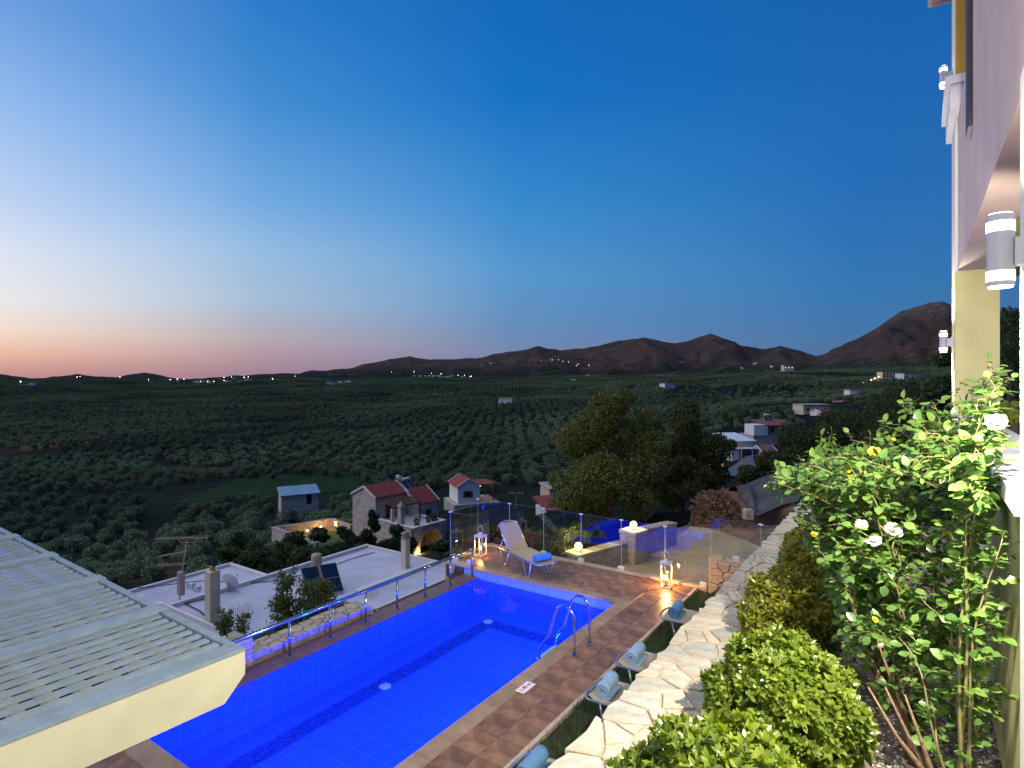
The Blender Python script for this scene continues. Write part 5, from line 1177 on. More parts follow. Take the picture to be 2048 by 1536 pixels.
acp = P(352, 1225, RZ - .8); acu = thing('air_conditioner', 'white outdoor air conditioner unit below the aerial mast', 'air conditioner', (acp.x, acp.y, RZ - 1.1), .2); MB().bbox(-.4, .4, -.15, .15, 0, .55, .02).build('casing', dish_m, acu); MB().lathe([(.2, 0), (.2, .01)], 18, Matrix.Translation((-.1, -.151, .28)) @ Matrix.Rotation(math.pi / 2, 4, 'X')).build('fan_grille', h_conc, acu)
# TV aerial
mp = P(362, 1200, RZ); dM = RD(mp)[1]; rust = M('aerial_metal', (.48, .34, .24), .6, metal=.0)
aer = thing('tv_aerial', 'tall mast with three long TV aerials on the flat roof', 'tv aerial', mp)
def rel(px, py, dd=0): return PD(px, py, dM + dd) - mp
MB().tube([rel(359, 1200), rel(366, 1130), rel(374, 1082)], .028, 8).build('mast', rust, aer, True)
for (ax, ay, bx__, by__, n_) in ((312, 1077, 416, 1075, 17), (318, 1113, 372, 1103, 10), (315, 1131, 371, 1128, 9)):
    A_, B_ = rel(ax, ay, -.2), rel(bx__, by__, .2); bo = MB().tube([A_, B_], .016, 6).build('boom', rust, aer)
    mb = MB()
    for k in range(n_):
        c = A_.lerp(B_, k / (n_ - 1)); o_ = W(.05, .22 + .01 * k); mb.tube([c - o_, c + o_ + Vector((0, 0, .015))], .007, 4)
    mb.build('elements', rust, bo)
MB().tube([rel(355, 1078), rel(360, 1085), rel(388, 1085), rel(394, 1077)], .016, 6).build('bracket', rust, aer); MB().tube([rel(412, 1066), rel(416, 1075), rel(411, 1085)], .014, 6).build('reflector', rust, aer)
cable_m = M('black_cable', (.02, .02, .022), .6)
cb_ = thing('roof_cable', 'black cables running across the flat roof', 'cable', (0, 0, 0))
MB().tube([P(x, y, RZ + .04) for (x, y) in ((275, 1176), (330, 1170), (420, 1160), (480, 1168), (560, 1160), (640, 1142), (700, 1118), (750, 1104))], .02, 5).build('cable', cable_m, cb_); MB().tube([P(x, y, RZ + .05) for (x, y) in ((372, 1206), (410, 1198), (440, 1180), (455, 1172))], .02, 5).build('cable', cable_m, cb_); MB().tube([P(x, y, RZ + .05) for (x, y) in ((368, 1206), (400, 1222), (430, 1250), (455, 1282))], .025, 5).build('cable', cable_m, cb_)
rebar = thing('rebar_stubs', 'row of rusty rebar stubs sticking out of the flat roof', 'rebar', (0, 0, 0))
for k in range(11):
    p = P(458 + k * 4.4, 1232 - k * 1.3, RZ); MB().tube([p, p + Vector((random.uniform(-.03, .03), 0, random.uniform(.2, .38)))], .013, 4).build('rod', rust, rebar)
for k in range(7):
    p = P(735 + k * 3.4, 1198 - k * 1.1, RZ - .05); MB().tube([p, p + Vector((0, 0, random.uniform(.2, .34)))], .013, 4).build('rod', rust, rebar)
tr = P(867, 1150, -5.6); tro = thing('tiled_shed', 'small shed with a dark red tiled roof beside the flat-roofed house', 'shed', (tr.x, tr.y, -8.5), .05); gable(tro, -1.6, 2.2, -1.4, 2.8, 0, 2.3, .75, wall_c, TILE, .3)

# other houses down the slope
def house(name, label, px, py_base, d, yaw_deg, parts, group=None):
    z_ = CAMH - (py_base - HY) / FPX * d; p = W((px - HX) / FPX * d, d, z_)
    t_ = thing(name, label, 'house', p, TH + math.radians(yaw_deg), group); parts(t_); return t_
def hut(t_):
    MB().box(-3.6, 3.6, -2.2, 2.2, -3, 1.9).build('wall', MAS, t_); MB().add([(-3.9, -2.5, 1.75), (3.9, -2.5, 1.75), (3.9, 2.5, 2.75), (-3.9, 2.5, 2.75), (-3.9, -2.5, 1.92), (3.9, -2.5, 1.92), (3.9, 2.5, 2.92), (-3.9, 2.5, 2.92)], [(3, 2, 1, 0), (4, 5, 6, 7), (0, 1, 5, 4), (1, 2, 6, 5), (2, 3, 7, 6), (3, 0, 4, 7)]).build('roof', h_bluer, t_); MB().box(1.2, 2.2, -2.24, -2.2, -.2, 1.6).build('door', wpane, t_)
house('stone_hut', 'stone hut with a sloping blue sheet roof among the olive trees', 597, 1003, 122, 28, hut)
def small_white(t_):
    gable(t_, -2.0, 2.0, -.0, 6.0, -2.5, 2.6, 1.2, h_white, TILE, .3, axis='y'); window(t_, '-y', (-.2, 0, 1.2), .9, 1.1, lit=False, shutters=True); window(t_, '+x', (1.2, 2.0, 1.2), .9, 1.2, lit=True)
    MB().box(2.02, 5.0, .4, 5.6, 2.55, 2.7).build('porch_roof', TILE, t_)
    for y_ in (.6, 5.4): MB().box(4.6, 4.8, y_ - .1, y_ + .1, -1, 2.54).build('porch_post', wframe, t_)
    MB().box(-3, 5.4, -1.2, 6.2, -2.5, -.35).build('plinth', h_conc, t_)
swh = house('small_house', 'small white house with red gabled roof and a lit porch', 938, 1002, 104, 20, small_white)
fixture(swh.matrix_basis @ Vector((2.6, 2.2, 2.0)), 'warm lamp in the porch of the small white house', 60)
house('pink_house', 'plain pinkish block house partly hidden by the big trees', 1108, 1008, 84, 12, lambda t_: (MB().box(-1.2, 3.5, -2, 3, -3, 2.4).build('wall', h_pink, t_), MB().box(-1.4, 3.7, -2.2, 3.2, 2.402, 2.6).build('roof_slab', h_conc, t_), window(t_, '-y', (2.2, -2, 1.0), .8, 1.0)))
house('annex', 'low white annex with a red tiled roof edge below the pink house', 1110, 1036, 66, 18, lambda t_: (MB().box(-1.4, 3.4, -1.6, 2.4, -3, 1.15).build('wall', h_white, t_), MB().add([(-1.7, -1.9, 1.16), (3.6, -1.9, 1.16), (3.6, 2.6, 1.9), (-1.7, 2.6, 1.9), (-1.7, -1.9, 1.32), (3.6, -1.9, 1.32), (3.6, 2.6, 2.06), (-1.7, 2.6, 2.06)], [(3, 2, 1, 0), (4, 5, 6, 7), (0, 1, 5, 4), (1, 2, 6, 5), (2, 3, 7, 6), (3, 0, 4, 7)]).build('roof', TILE, t_)))
def lit_house(t_):
    MB().box(-6, 1.5, -2, 3, -3, 3.6).build('wall', h_pink, t_); MB().box(-6.2, 1.7, -2.2, 3.2, 3.602, 3.8).build('roof_slab', h_conc, t_); MB().box(1.502, 4.6, -1.8, 2.8, 2.2, 2.4).build('porch_roof', TILE, t_); MB().box(1.502, 4.4, 2.2, 2.5, -3, 2.19).build('porch_wall', h_cream, t_)
    for x in (1.9, 4.3): MB().box(x - .12, x + .12, -1.7, -1.46, -3, 2.19).build('porch_post', h_cream, t_)
    window(t_, '-y', (-3, -2, 1.4), 1.2, 1.2)
lh = house('porch_house', 'pink house with a warmly lit porch behind the big trees', 1368, 950, 74, 5, lit_house)
fixture(lh.matrix_basis @ Vector((3.0, 1.0, 1.7)), 'bright warm lamp in the porch behind the big trees', 420, es=40)
solar_heater('solar heater on the roof behind the big trees', lh.matrix_basis @ Vector((-4.5, -1, 3.8)), TH + .2, False, 2, .9)
def ware(t_):
    MB().box(-4, 5.2, 0, 9, -3, 2.7).build('wall', h_cream, t_); MB().add([(-4.6, -.5, 2.75), (5.6, -.5, 2.75), (5.6, 9.4, 3.9), (-4.6, 9.4, 3.9), (-4.6, -.5, 2.95), (5.6, -.5, 2.95), (5.6, 9.4, 4.1), (-4.6, 9.4, 4.1)], [(3, 2, 1, 0), (4, 5, 6, 7), (0, 1, 5, 4), (1, 2, 6, 5), (2, 3, 7, 6), (3, 0, 4, 7)]).build('roof', metal_roof, t_)
    MB().box(-2.8, 4.4, -3.2, -.05, 1.2, 1.35).build('awning', metal_roof, t_); MB().box(-2.6, -.6, -3.0, -.02, -3, 1.19).build('side_room', h_white, t_)
    gable(t_, 4.6, 8.6, -4.2, -.3, -3, .9, 1.0, h_pink, TILE2, .4); window(t_, '-y', (6.6, -4.2, -.3), .7, 1.3, lit=True)
house('warehouse', 'low warehouse with pale sheet-metal roof beside the village road', 1470, 905, 150, 10, ware)
def white2(t_):
    MB().box(-6.5, 6.5, 0, 8, -3, 3.2).build('lower_wall', h_conc, t_); MB().box(-6.5, -2.8, -.3, 5, 3.202, 6.3).build('upper_wall', h_white, t_); MB().box(-2.79, 6.2, 2, 7.5, 3.202, 6.0).build('upper_wall', h_cream, t_)
    MB().add([(-2.7, -.6, 6.0), (6.6, -.6, 6.0), (6.6, 7.8, 7.2), (-2.7, 7.8, 7.2), (-2.7, -.6, 6.2), (6.6, -.6, 6.2), (6.6, 7.8, 7.4), (-2.7, 7.8, 7.4)], [(3, 2, 1, 0), (4, 5, 6, 7), (0, 1, 5, 4), (1, 2, 6, 5), (2, 3, 7, 6), (3, 0, 4, 7)]).build('veranda_roof', TILE2, t_)
    for x in (-2.4, 1.8, 6.0): MB().box(x - .12, x + .12, -.4, -.16, 3.202, 5.99).build('veranda_post', h_white, t_)
    for x in (-1.2, .8, 3.4): window(t_, '-y', (x, 2, 4.6), 1.0, 1.4)
    window(t_, '-y', (3.5, 0, 1.2), 1.2, 1.4)
wh2 = house('village_house', 'two-storey white house with a brown veranda roof beside the village road', 1548, 892, 176, 8, white2)
solar_heater('solar heater on the veranda roof of the village house', wh2.matrix_basis @ Vector((1.5, 5, 7.0)), TH, False, 2, 1.1)
def flatw(w, h_, dpt, m1, m2=None, nw=3, lit=False):
    def f(t_):
        MB().box(-w / 2, w / 2, 0, dpt, -4, h_).build('wall', m1, t_); MB().box(-w / 2 - .25, w / 2 + .25, -.5, dpt + .2, h_ + .002, h_ + .25).build('roof_slab', m2 or h_conc, t_)
        for k in range(nw): window(t_, '-y', (-w / 2 + (k + .5) * w / nw, 0, h_ * .55), min(1.2, w / nw * .5), 1.3, lit=lit)
    return f
house('village_house', 'beige flat-roofed house above the dark trees', 1634, 830, 250, 5, flatw(12, 4.2, 8, h_cream))
house('village_house', 'white gabled house in front of the beige flat-roofed house', 1662, 832, 238, 12, lambda t_: (gable(t_, -4, 4, 0, 7, -4, 1.4, 1.2, h_white, TILE2, .3), window(t_, '-y', (0, 0, .2), 1.0, 1.0)))
house('village_house', 'white two-storey house with terraces on the wooded slope', 1722, 802, 330, 0, lambda t_: (flatw(12, 3.2, 8, h_white)(t_), MB().box(-5, 3, 2, 8, 3.46, 6.2).build('upper_wall', h_white, t_), MB().box(-5.3, 3.3, 1.6, 8.3, 6.202, 6.5).build('upper_roof', TILE2, t_)))
house('village_house', 'red-roofed white house below the two-storey terrace house', 1703, 812, 300, 12, lambda t_: gable(t_, -5, 5, 0, 7, -4, 1.8, 1.4, h_pink, TILE2, .4))
house('village_house', 'white cube house on the slope under the mountain', 1820, 760, 480, 10, flatw(11, 5.2, 9, h_white, nw=2))
def longlit(t_):
    MB().box(-9, 9, 0, 7, -4, 5).build('wall', h_cream, t_)
    for k in range(6): window(t_, '-y', (-7.5 + k * 3, 0, 1.6), 1.3, 1.8, lit=k > 3); window(t_, '-y', (-7.5 + k * 3, 0, 3.9), 1.3, 1.3)
house('apartment_building', 'long cream building with lit windows beside the white cube house', 1785, 756, 500, 6, longlit)
stp = house('lit_terraces', 'row of stepped terraces glowing with warm lamps below the cream building', 1742, 764, 500, 0, lambda t_: [(MB().box(-8 + k * 3.2, -5 + k * 3.2, 0, 5, -5, -1.2 + k * 1.25).build('terrace', h_cream, t_), MB().lathe([(.1, 0), (.34, .2), (.34, .5), (.1, .7)], 8, Matrix.Translation((-6.6 + k * 3.2, -.5, -1.0 + k * 1.25))).build('lamp', emat('terrace_glow', (1, .6, .18), 14, False), t_)) for k in range(5)])
house('hotel_building', 'lit square building on the ridge below the quarry slope', 1578, 741, 900, 0, flatw(15, 8, 10, h_cream, nw=3, lit=True))
house('field_hut', 'low hut with blue roof in the groves behind the big trees', 1452, 830, 335, 6, flatw(10, 2.8, 6, h_cream, h_bluer, nw=2))
# road, poles, car, bin
rp = []
for (x, y, w) in ((1462, 958, 28), (1488, 940, 26), (1506, 922, 20), (1518, 905, 15), (1526, 893, 10)):
    p, d = hit(x, y, 80); rp.append((p, d, w))
vs = []
for p, d, w in rp:
    hw__ = w / FPX * d; r, dd = RD(p)
    for s in (-1, 1): q = W(r + s * hw__, dd, 0); q.z = max(tz(r - hw__, dd), tz(r + hw__, dd), tz(r, dd)) + .25; vs.append(q)
MB().add(vs, [(2 * i, 2 * i + 1, 2 * i + 3, 2 * i + 2) for i in range(len(rp) - 1)]).build('village_road', M('asphalt', (.10, .10, .11), .8, var=.2, scale=1), kind='structure')
def pole(px, py0, py1, d, label, mat, arm=True, name='utility_pole'):
    b_ = PD(px, py1, d); b_.z = min(b_.z, ground(b_)); h_ = PD(px, py0, d).z - b_.z; t_ = thing(name, label, 'pole', b_, TH)
    MB().tube([(0, 0, 0), (0, 0, h_)], [.14, .09], 8).build('post', mat, t_)
    if arm:
        MB().box(-1.1, 1.1, -.06, .06, h_ - .25, h_ - .12).build('cross_arm', mat, t_); mb = MB()
        for x in (-1, -.5, .5, 1): MB().lathe([(.05, 0), (.06, .1), (.03, .18)], 8, Matrix.Translation((x, 0, h_ - .12))).build('insulator', dish_m, t_)
        for s in (-1, 1): MB().tube([(s * .7, 0, h_ - .2), (0, 0, h_ - .9)], .03, 5).build('brace', mat, t_)
pole(145, 1078, 1125, 78, 'wooden power pole with cross arm standing in the olive grove', M('pole_wood', (.16, .13, .12), .9))
pole(1483, 882, 940, 128, 'rust-coloured pole beside the village road', rust, False); pole(1505, 895, 932, 138, 'pale lamp post beside the village road', h_conc, False); pole(1533, 890, 928, 138, 'brown pole across the village road', rust, True); pole(1033, 985, 1015, 92, 'wooden power pole near the small white house', M('pole_wood', (.16, .13, .12), .9), True)
def car(label, loc, rz, col):
    t_ = thing('parked_car', label, 'car', loc, rz); m_ = M('car_paint_%d' % int(col[0] * 100), col, .3, spec=.6)
    prof = [(-2.0, .25), (-2.05, .6), (-1.9, .85), (-1.2, .95), (-.6, 1.42), (.75, 1.45), (1.5, .98), (2.0, .88), (2.05, .5), (2.0, .25)]
    def sec(sc_, hw__): return [(x, hw__ if z < 1.0 else hw__ * .82, z) for x, z in prof]
    L_, R_ = [(x, (.85 if z < 1.0 else .68), z) for x, z in prof], [(x, -(.85 if z < 1.0 else .68), z) for x, z in prof]; n_ = len(prof)
    MB().add(L_ + R_, [tuple(range(n_)), tuple(range(2 * n_ - 1, n_ - 1, -1))] + [(i, n_ + i, n_ + (i + 1) % n_, (i + 1) % n_) for i in range(n_)]).build('body', m_, t_)
    MB().add([(-1.12, .70, 1.0), (-1.12, -.70, 1.0), (-.64, -.64, 1.38), (-.64, .64, 1.38)], [(0, 1, 2, 3)]).build('windscreen', wpane, t_).location = (-.03, 0, .03)
    MB().add([(1.42, .70, 1.05), (1.42, -.70, 1.05), (.8, -.64, 1.40), (.8, .64, 1.40)], [(3, 2, 1, 0)]).build('rear_window', wpane, t_).location = (.03, 0, .03)
    for s in (-1, 1):
        for x in (-1.25, 1.25): w_ = MB().lathe([(.2, -.1), (.31, -.1), (.33, -.05), (.33, .05), (.31, .1), (.2, .1)], 16, Matrix.Translation((x, s * .78, .33)) @ Matrix.Rotation(math.pi / 2, 4, 'X')).build('wheel', black, t_, True)
        MB().box(-2.07, -2.0, s * .6 - .15, s * .6 + .15, .6, .75).build('headlight', dish_m, t_)
        MB().box(-.55, .65, s * .775 - .012, s * .775 + .012, 1.02, 1.30).build('side_window', wpane, t_)
cp, cd = hit(1518, 908, 90); car('silver car parked on the village road', (cp.x, cp.y, cp.z + .3), TH + math.pi / 2, (.42, .46, .52))
cp = PD(652, 1009, 116); cp.z = ground(cp) + 1.0; car('dark car parked by the stone hut', cp, TH + 2.4, (.04, .045, .055))
bp_, bd = hit(1511, 925, 90); bn = thing('waste_bin', 'blue waste container beside the village road', 'bin', (bp_.x, bp_.y, bp_.z + .25), TH); MB().prism([(-.7, -.45), (.7, -.45), (.8, .5), (-.8, .5)], .15, 1.2, inset=.05).build('tub', M('bin_blue', (.03, .08, .25), .5), bn); MB().bbox(-.82, .82, -.5, .55, 1.202, 1.32, .04).build('lid', M('bin_lid', (.04, .09, .28), .5), bn)

# far villages
fw_m = M('far_white', (.70, .68, .68), .9); glow_w = emat('street_glow', (1, .86, .6), 24, False); glow_o = emat('street_glow_warm', (1, .6, .18), 24, False)
fh_me = []
for k in range(4):
    w, l_, h_ = ((9, 8, 5), (12, 9, 4), (8, 8, 7), (14, 9, 6))[k]; fh_me.append((MB().box(-w / 2, w / 2, 0, l_, -4, h_).mesh('wall', fw_m), MB().box(-w / 2 - .4, w / 2 + .4, -.4, l_ + .4, h_ + .01, h_ + .5).mesh('roof_slab', h_conc if k % 2 else TILE2), MB().box(-w * .3, -w * .3 + 1.4, -.06, -.01, 1.5, 3.2).mesh('window', wpane)))
def far_house(px, py, label, group, k=None):
    p, d = hit(px, py, 600); k = random.randrange(4) if k is None else k; t_ = thing('far_house', label, 'house', p, TH + random.uniform(-.5, .5), group)
    for nm, me_ in zip(('wall', 'roof_slab', 'window'), fh_me[k]): link(nm, me_, t_)
lamp_me = MB().tube([(0, 0, 0), (0, 0, 6.5)], .12, 6).mesh('post', h_conc); hw_me = MB().lathe([(.1, 6.4), (.5, 6.7), (.5, 7.2), (.1, 7.4)], 10).mesh('lamp_head', glow_w); ho_me = MB().lathe([(.1, 6.4), (.5, 6.7), (.5, 7.2), (.1, 7.4)], 10).mesh('lamp_head', glow_o)
def far_lamp(px, py, label, group, warm):
    p, d = hit(px, py, 600); t_ = thing('street_lamp', label, 'street lamp', p, 0, group); link('post', lamp_me, t_); link('lamp_head', ho_me if warm else hw_me, t_)
random.seed(33)
GV = [('pale house of the lit village along the left skyline', 'houses of the left skyline village', [(48, 774), (62, 774), (300, 766), (356, 765), (392, 767), (405, 766), (418, 768), (440, 762), (455, 766), (468, 761), (478, 765), (492, 762), (500, 762)]),
      ('white house of the small churchyard village at the grove edge', 'houses at the grove edge', [(657, 768), (664, 769), (672, 769), (680, 769), (688, 768), (695, 766)]),
      ('white house of the lit village at the foot of the brown hills', 'houses of the hill-foot village', [(830, 753), (842, 755), (850, 754), (858, 753), (866, 755), (876, 754), (884, 755), (893, 756), (905, 754), (928, 756), (940, 757)]),
      ('lone pale house on the slope of the brown hills', 'houses scattered on the hill slopes', [(962, 732), (984, 728), (1082, 723), (1146, 762), (1362, 726), (1180, 753), (1510, 728), (1487, 738), (1545, 735), (1340, 778), (1010, 833)])]
for lb, gp, pts in GV:
    for (x, y) in pts: far_house(x, y, lb, gp)
LV = [('street lamp shining in the village along the left skyline', 'lamps of the left skyline village', [(41, 771, 0), (154, 759, 1), (160, 758, 1), (240, 759, 1), (297, 765, 0), (340, 765, 0), (355, 764, 0), (368, 764, 1), (401, 769, 1), (415, 769, 1), (428, 769, 1), (448, 767, 1), (448, 760, 0), (463, 758, 0), (488, 760, 0), (497, 758, 0), (545, 764, 0), (590, 757, 1)]),
      ('street lamp shining in the village at the foot of the brown hills', 'lamps of the hill-foot village', [(783, 748, 1), (828, 747, 0), (863, 751, 0), (882, 752, 0), (916, 755, 1), (929, 755, 1), (942, 757, 0)]),
      ('lone lamp shining on the slope of the brown hills', 'lamps on the hill slopes', [(1104, 723, 0), (1117, 722, 1), (1126, 726, 0), (1137, 727, 0), (1153, 735, 1), (1178, 734, 0), (1156, 732, 1)])]
for lb, gp, pts in LV:
    for (x, y, w) in pts: far_lamp(x, y, lb, gp, w)
gp_, gd_ = hit(1309, 752, 700); gh = thing('greenhouse', 'long pale greenhouse on the lower hillside', 'greenhouse', gp_, TH)
for k in range(8): MB().lathe([(3.0, 0), (3.0, 9)], 10, Matrix.Translation((-26 + k * 6.6, 0, 0)) @ Matrix.Rotation(-math.pi / 2, 4, 'X')).build('bay', fw_m, gh)
mp_, md_ = hit(1421, 670, 1500); mst = thing('radio_mast', 'thin lattice radio mast on the hill summit', 'mast', mp_)
for (a, c) in ((-1, -1), (1, -1), (0, 1)): MB().tube([(a * 1.6, c * 1.6, 0), (a * .4, c * .4, 46)], .35, 4).build('leg', M('mast_red', (.25, .12, .1), .7), mst)
for z_ in range(6, 46, 6): MB().lathe([(1.9 - z_ * .03, 0), (1.9 - z_ * .03, .5)], 3, Matrix.Translation((0, 0, z_))).build('brace', M('mast_red', (.25, .12, .1), .7), mst)
# ------------------------------------------------------------------ trees and bushes
carob = leafmat('carob_leaves', (.065, .078, .02), (.19, .195, .052), .45, .25); darkleaf = leafmat('dark_tree_leaves', (.035, .045, .016), (.10, .105, .034), .5, .25)
conif = leafmat('conifer_leaves', (.022, .036, .018), (.06, .085, .035), .6, .15); bushleaf = leafmat('bush_leaves', (.03, .05, .016), (.09, .12, .04), .5, .25); yellowbush = leafmat('yellow_conifer', (.10, .14, .02), (.26, .30, .05), .6, .3)
def tree(name, label, lobes_px, base, n, leaf, mat, depth_j, seed, group=None, aspect=.5, trunk_r=.2, cat='tree', upw=.4):
    """lobes_px: (px, py, radius px, d); base: world foot"""
    rg = np.random.default_rng(seed); t_ = thing(name, label, cat, base, 0, group); lob = []
    for (px, py, rp_, d) in lobes_px:
        for k in range(3):
            dd = d + rg.uniform(-depth_j, depth_j); c = PD(px + rg.uniform(-.5, .5) * rp_, py + rg.uniform(-.45, .45) * rp_, dd) - base; r_ = rp_ / FPX * d * rg.uniform(.55, .8); lob.append((c.x, c.y, c.z, r_, r_, r_ * rg.uniform(.75, 1)))
    # small outlying sprays break up the outline
    for q in list(lob):
        for k in range(3):
            v = rg.normal(size=3); v /= np.linalg.norm(v); v[2] = abs(v[2]) * .8 if rg.random() < .7 else v[2]; s = q[3] * rg.uniform(.18, .34); lob.append((q[0] + v[0] * q[3] * 1.0, q[1] + v[1] * q[3], q[2] + v[2] * q[5] * 1.0, s, s, s))
    C = blob_points(n, lob, rg, .45); V, F = leaf_quads(C, leaf, aspect, np.array([0, 0, 1.]), upw, rg); link('crown', npmesh('crown', V, F, mat), t_)
    mb = MB(); big = sorted(lob, key=lambda q: -q[3])[:9]; top = sum((Vector(q[:3]) for q in big), Vector()) / len(big); fork = top * .35; fork.z = max(fork.z, .3)
    mb.tube([Vector((0, 0, -.6)), fork * .5 + Vector((.1, .05, 0)), fork], [trunk_r * 1.25, trunk_r, trunk_r * .8], 8)
    for q in big: c = Vector(q[:3]); mb.tube([fork, fork.lerp(c, .5) + Vector((0, 0, .12 * q[3])), c], [trunk_r * .55, trunk_r * .35, trunk_r * .12], 6)
    mb.build('trunk', bark, t_, True); return t_
def foot(px, d, dz=0.0):
    p = W((px - HX) / FPX * d, d, 0); p.z = tz(*RD(p)) + dz; return p
b_ = foot(1296, 28.5); tree('carob_tree', 'large dense carob tree behind the glass fence and globe lamps', [(1205, 822, 50, 30), (1168, 885, 58, 30), (1240, 865, 60, 30), (1158, 955, 58, 29), (1228, 945, 64, 29), (1285, 905, 54, 31), (1200, 1005, 48, 28), (1145, 1005, 36, 28), (1268, 985, 52, 29), (1290, 840, 40, 31), (1220, 797, 28, 30), (1125, 960, 26, 29), (1185, 850, 40, 30)], b_, 42000, .17, carob, 1.9, 1, trunk_r=.28)
b_ = foot(1352, 33); tree('carob_tree', 'darker carob tree behind the wood stack beside the larger carob', [(1385, 842, 46, 34), (1350, 885, 46, 34), (1410, 890, 46, 34), (1365, 940, 44, 33), (1420, 945, 36, 33), (1318, 960, 34, 33), (1345, 1000, 32, 31), (1395, 985, 34, 32), (1300, 880, 34, 35)], b_, 32000, .18, darkleaf, 1.9, 2, trunk_r=.25)
RT = [('dark leafy tree left of the sheet-covered bank', [(1540, 925, 30, 66), (1500, 950, 26, 64)]), ('dense dark tree at the top of the wooded slope', [(1800, 800, 46, 70), (1750, 830, 46, 66), (1720, 850, 40, 66)]), ('dark tree between the beige house and the roses', [(1640, 860, 38, 70), (1690, 890, 46, 64), (1600, 905, 36, 62)]), ('broad dark tree above the sheet-covered bank', [(1600, 888, 42, 60), (1575, 915, 34, 58), (1640, 900, 40, 60)]), ('tall dark tree on the slope right of the village houses', [(1690, 850, 50, 58), (1730, 880, 52, 58), (1665, 885, 38, 58)]), ('dark bushy tree behind the rose bush', [(1640, 935, 40, 46), (1700, 930, 46, 44), (1760, 930, 50, 44)]), ('large dark tree below the white cube house', [(1785, 845, 56, 52), (1830, 870, 60, 50), (1770, 890, 50, 50)]), ('yellow-green tree beside the far pier', [(1880, 770, 36, 38), (1860, 815, 44, 38), (1890, 720, 22, 38), (1900, 830, 50, 38)]), ('dark tree hidden behind the rose canes', [(1850, 910, 60, 40), (1900, 900, 50, 38)]), ('tree with bare twigs seen through the gap between the piers', [(2010, 680, 42, 20), (2040, 740, 46, 20), (2020, 640, 26, 20), (2080, 690, 50, 20), (2060, 790, 40, 20)])]
for i, (lb, lp) in enumerate(RT):
    d = lp[0][3]; b_ = foot(lp[0][0], d); tree('broadleaf_tree', lb, lp, b_, 9000 if i < 9 else 12000, .26 if d > 30 else .13, bushleaf if i in (7, 9) else darkleaf, 2.0 if d > 30 else 1.0, 40 + i, trunk_r=.2 if d > 30 else .12)
# bushes and conifers around the stone house
CF = [('dark pointed conifer in front of the stone house gable', [(748, 1030, 9, 56), (745, 1050, 14, 56), (742, 1075, 20, 56), (740, 1100, 26, 56)]), ('dark spreading conifer before the stone house wall', [(790, 1060, 18, 54), (775, 1085, 26, 54), (800, 1100, 26, 53), (815, 1090, 16, 53)]), ('dark conifer at the corner of the walled garden', [(692, 1065, 16, 56), (705, 1090, 26, 55), (680, 1095, 22, 55)])]
for i, (lb, lp) in enumerate(CF): tree('conifer', lb, lp, foot(lp[-1][0], lp[-1][3]), 4500, .42, conif, 1.0, 60 + i, aspect=.22, upw=1.2, trunk_r=.15)
BS = [(520, 1105, 26, 46), (565, 1108, 30, 45), (610, 1112, 26, 44), (650, 1105, 28, 44), (490, 1120, 22, 44), (720, 1112, 22, 46), (585, 1082, 22, 60), (640, 1070, 16, 66), (480, 1080, 24, 60), (455, 1100, 22, 52), (880, 1090, 16, 58), (905, 1105, 14, 52), (985, 1070, 24, 48), (1010, 1095, 26, 40), (960, 1085, 22, 46), (1060, 1075, 26, 38), (1035, 1050, 20, 52), (1085, 1095, 24, 30)]
for i, (px, py, rp_, d) in enumerate(BS):
    p = PD(px, py + rp_, d); g_ = ground(p); p.z = min(p.z, g_ + .4)
    tree('bush', 'dark green leafy bush on the slope below the pool', [(px, py, rp_, d), (px + rp_ * .6, py + rp_ * .4, rp_ * .7, d), (px - rp_ * .6, py + rp_ * .4, rp_ * .7, d)], p, 1800, .24 * d / 45, bushleaf, .8, 80 + i, 'bushes on the slope below the pool', trunk_r=.06, cat='bush')
p = PD(1135, 1120, 18.6); p.z = -2.6; tree('lit_bush', 'yellow-green bush lit by the globe lamp on the pillar', [(1125, 1075, 26, 19.2), (1150, 1065, 22, 19.6), (1110, 1100, 24, 18.8), (1140, 1095, 22, 19.3), (1165, 1075, 16, 19.8)], p, 5200, .11, bushleaf, .5, 120, trunk_r=.05, cat='bush')
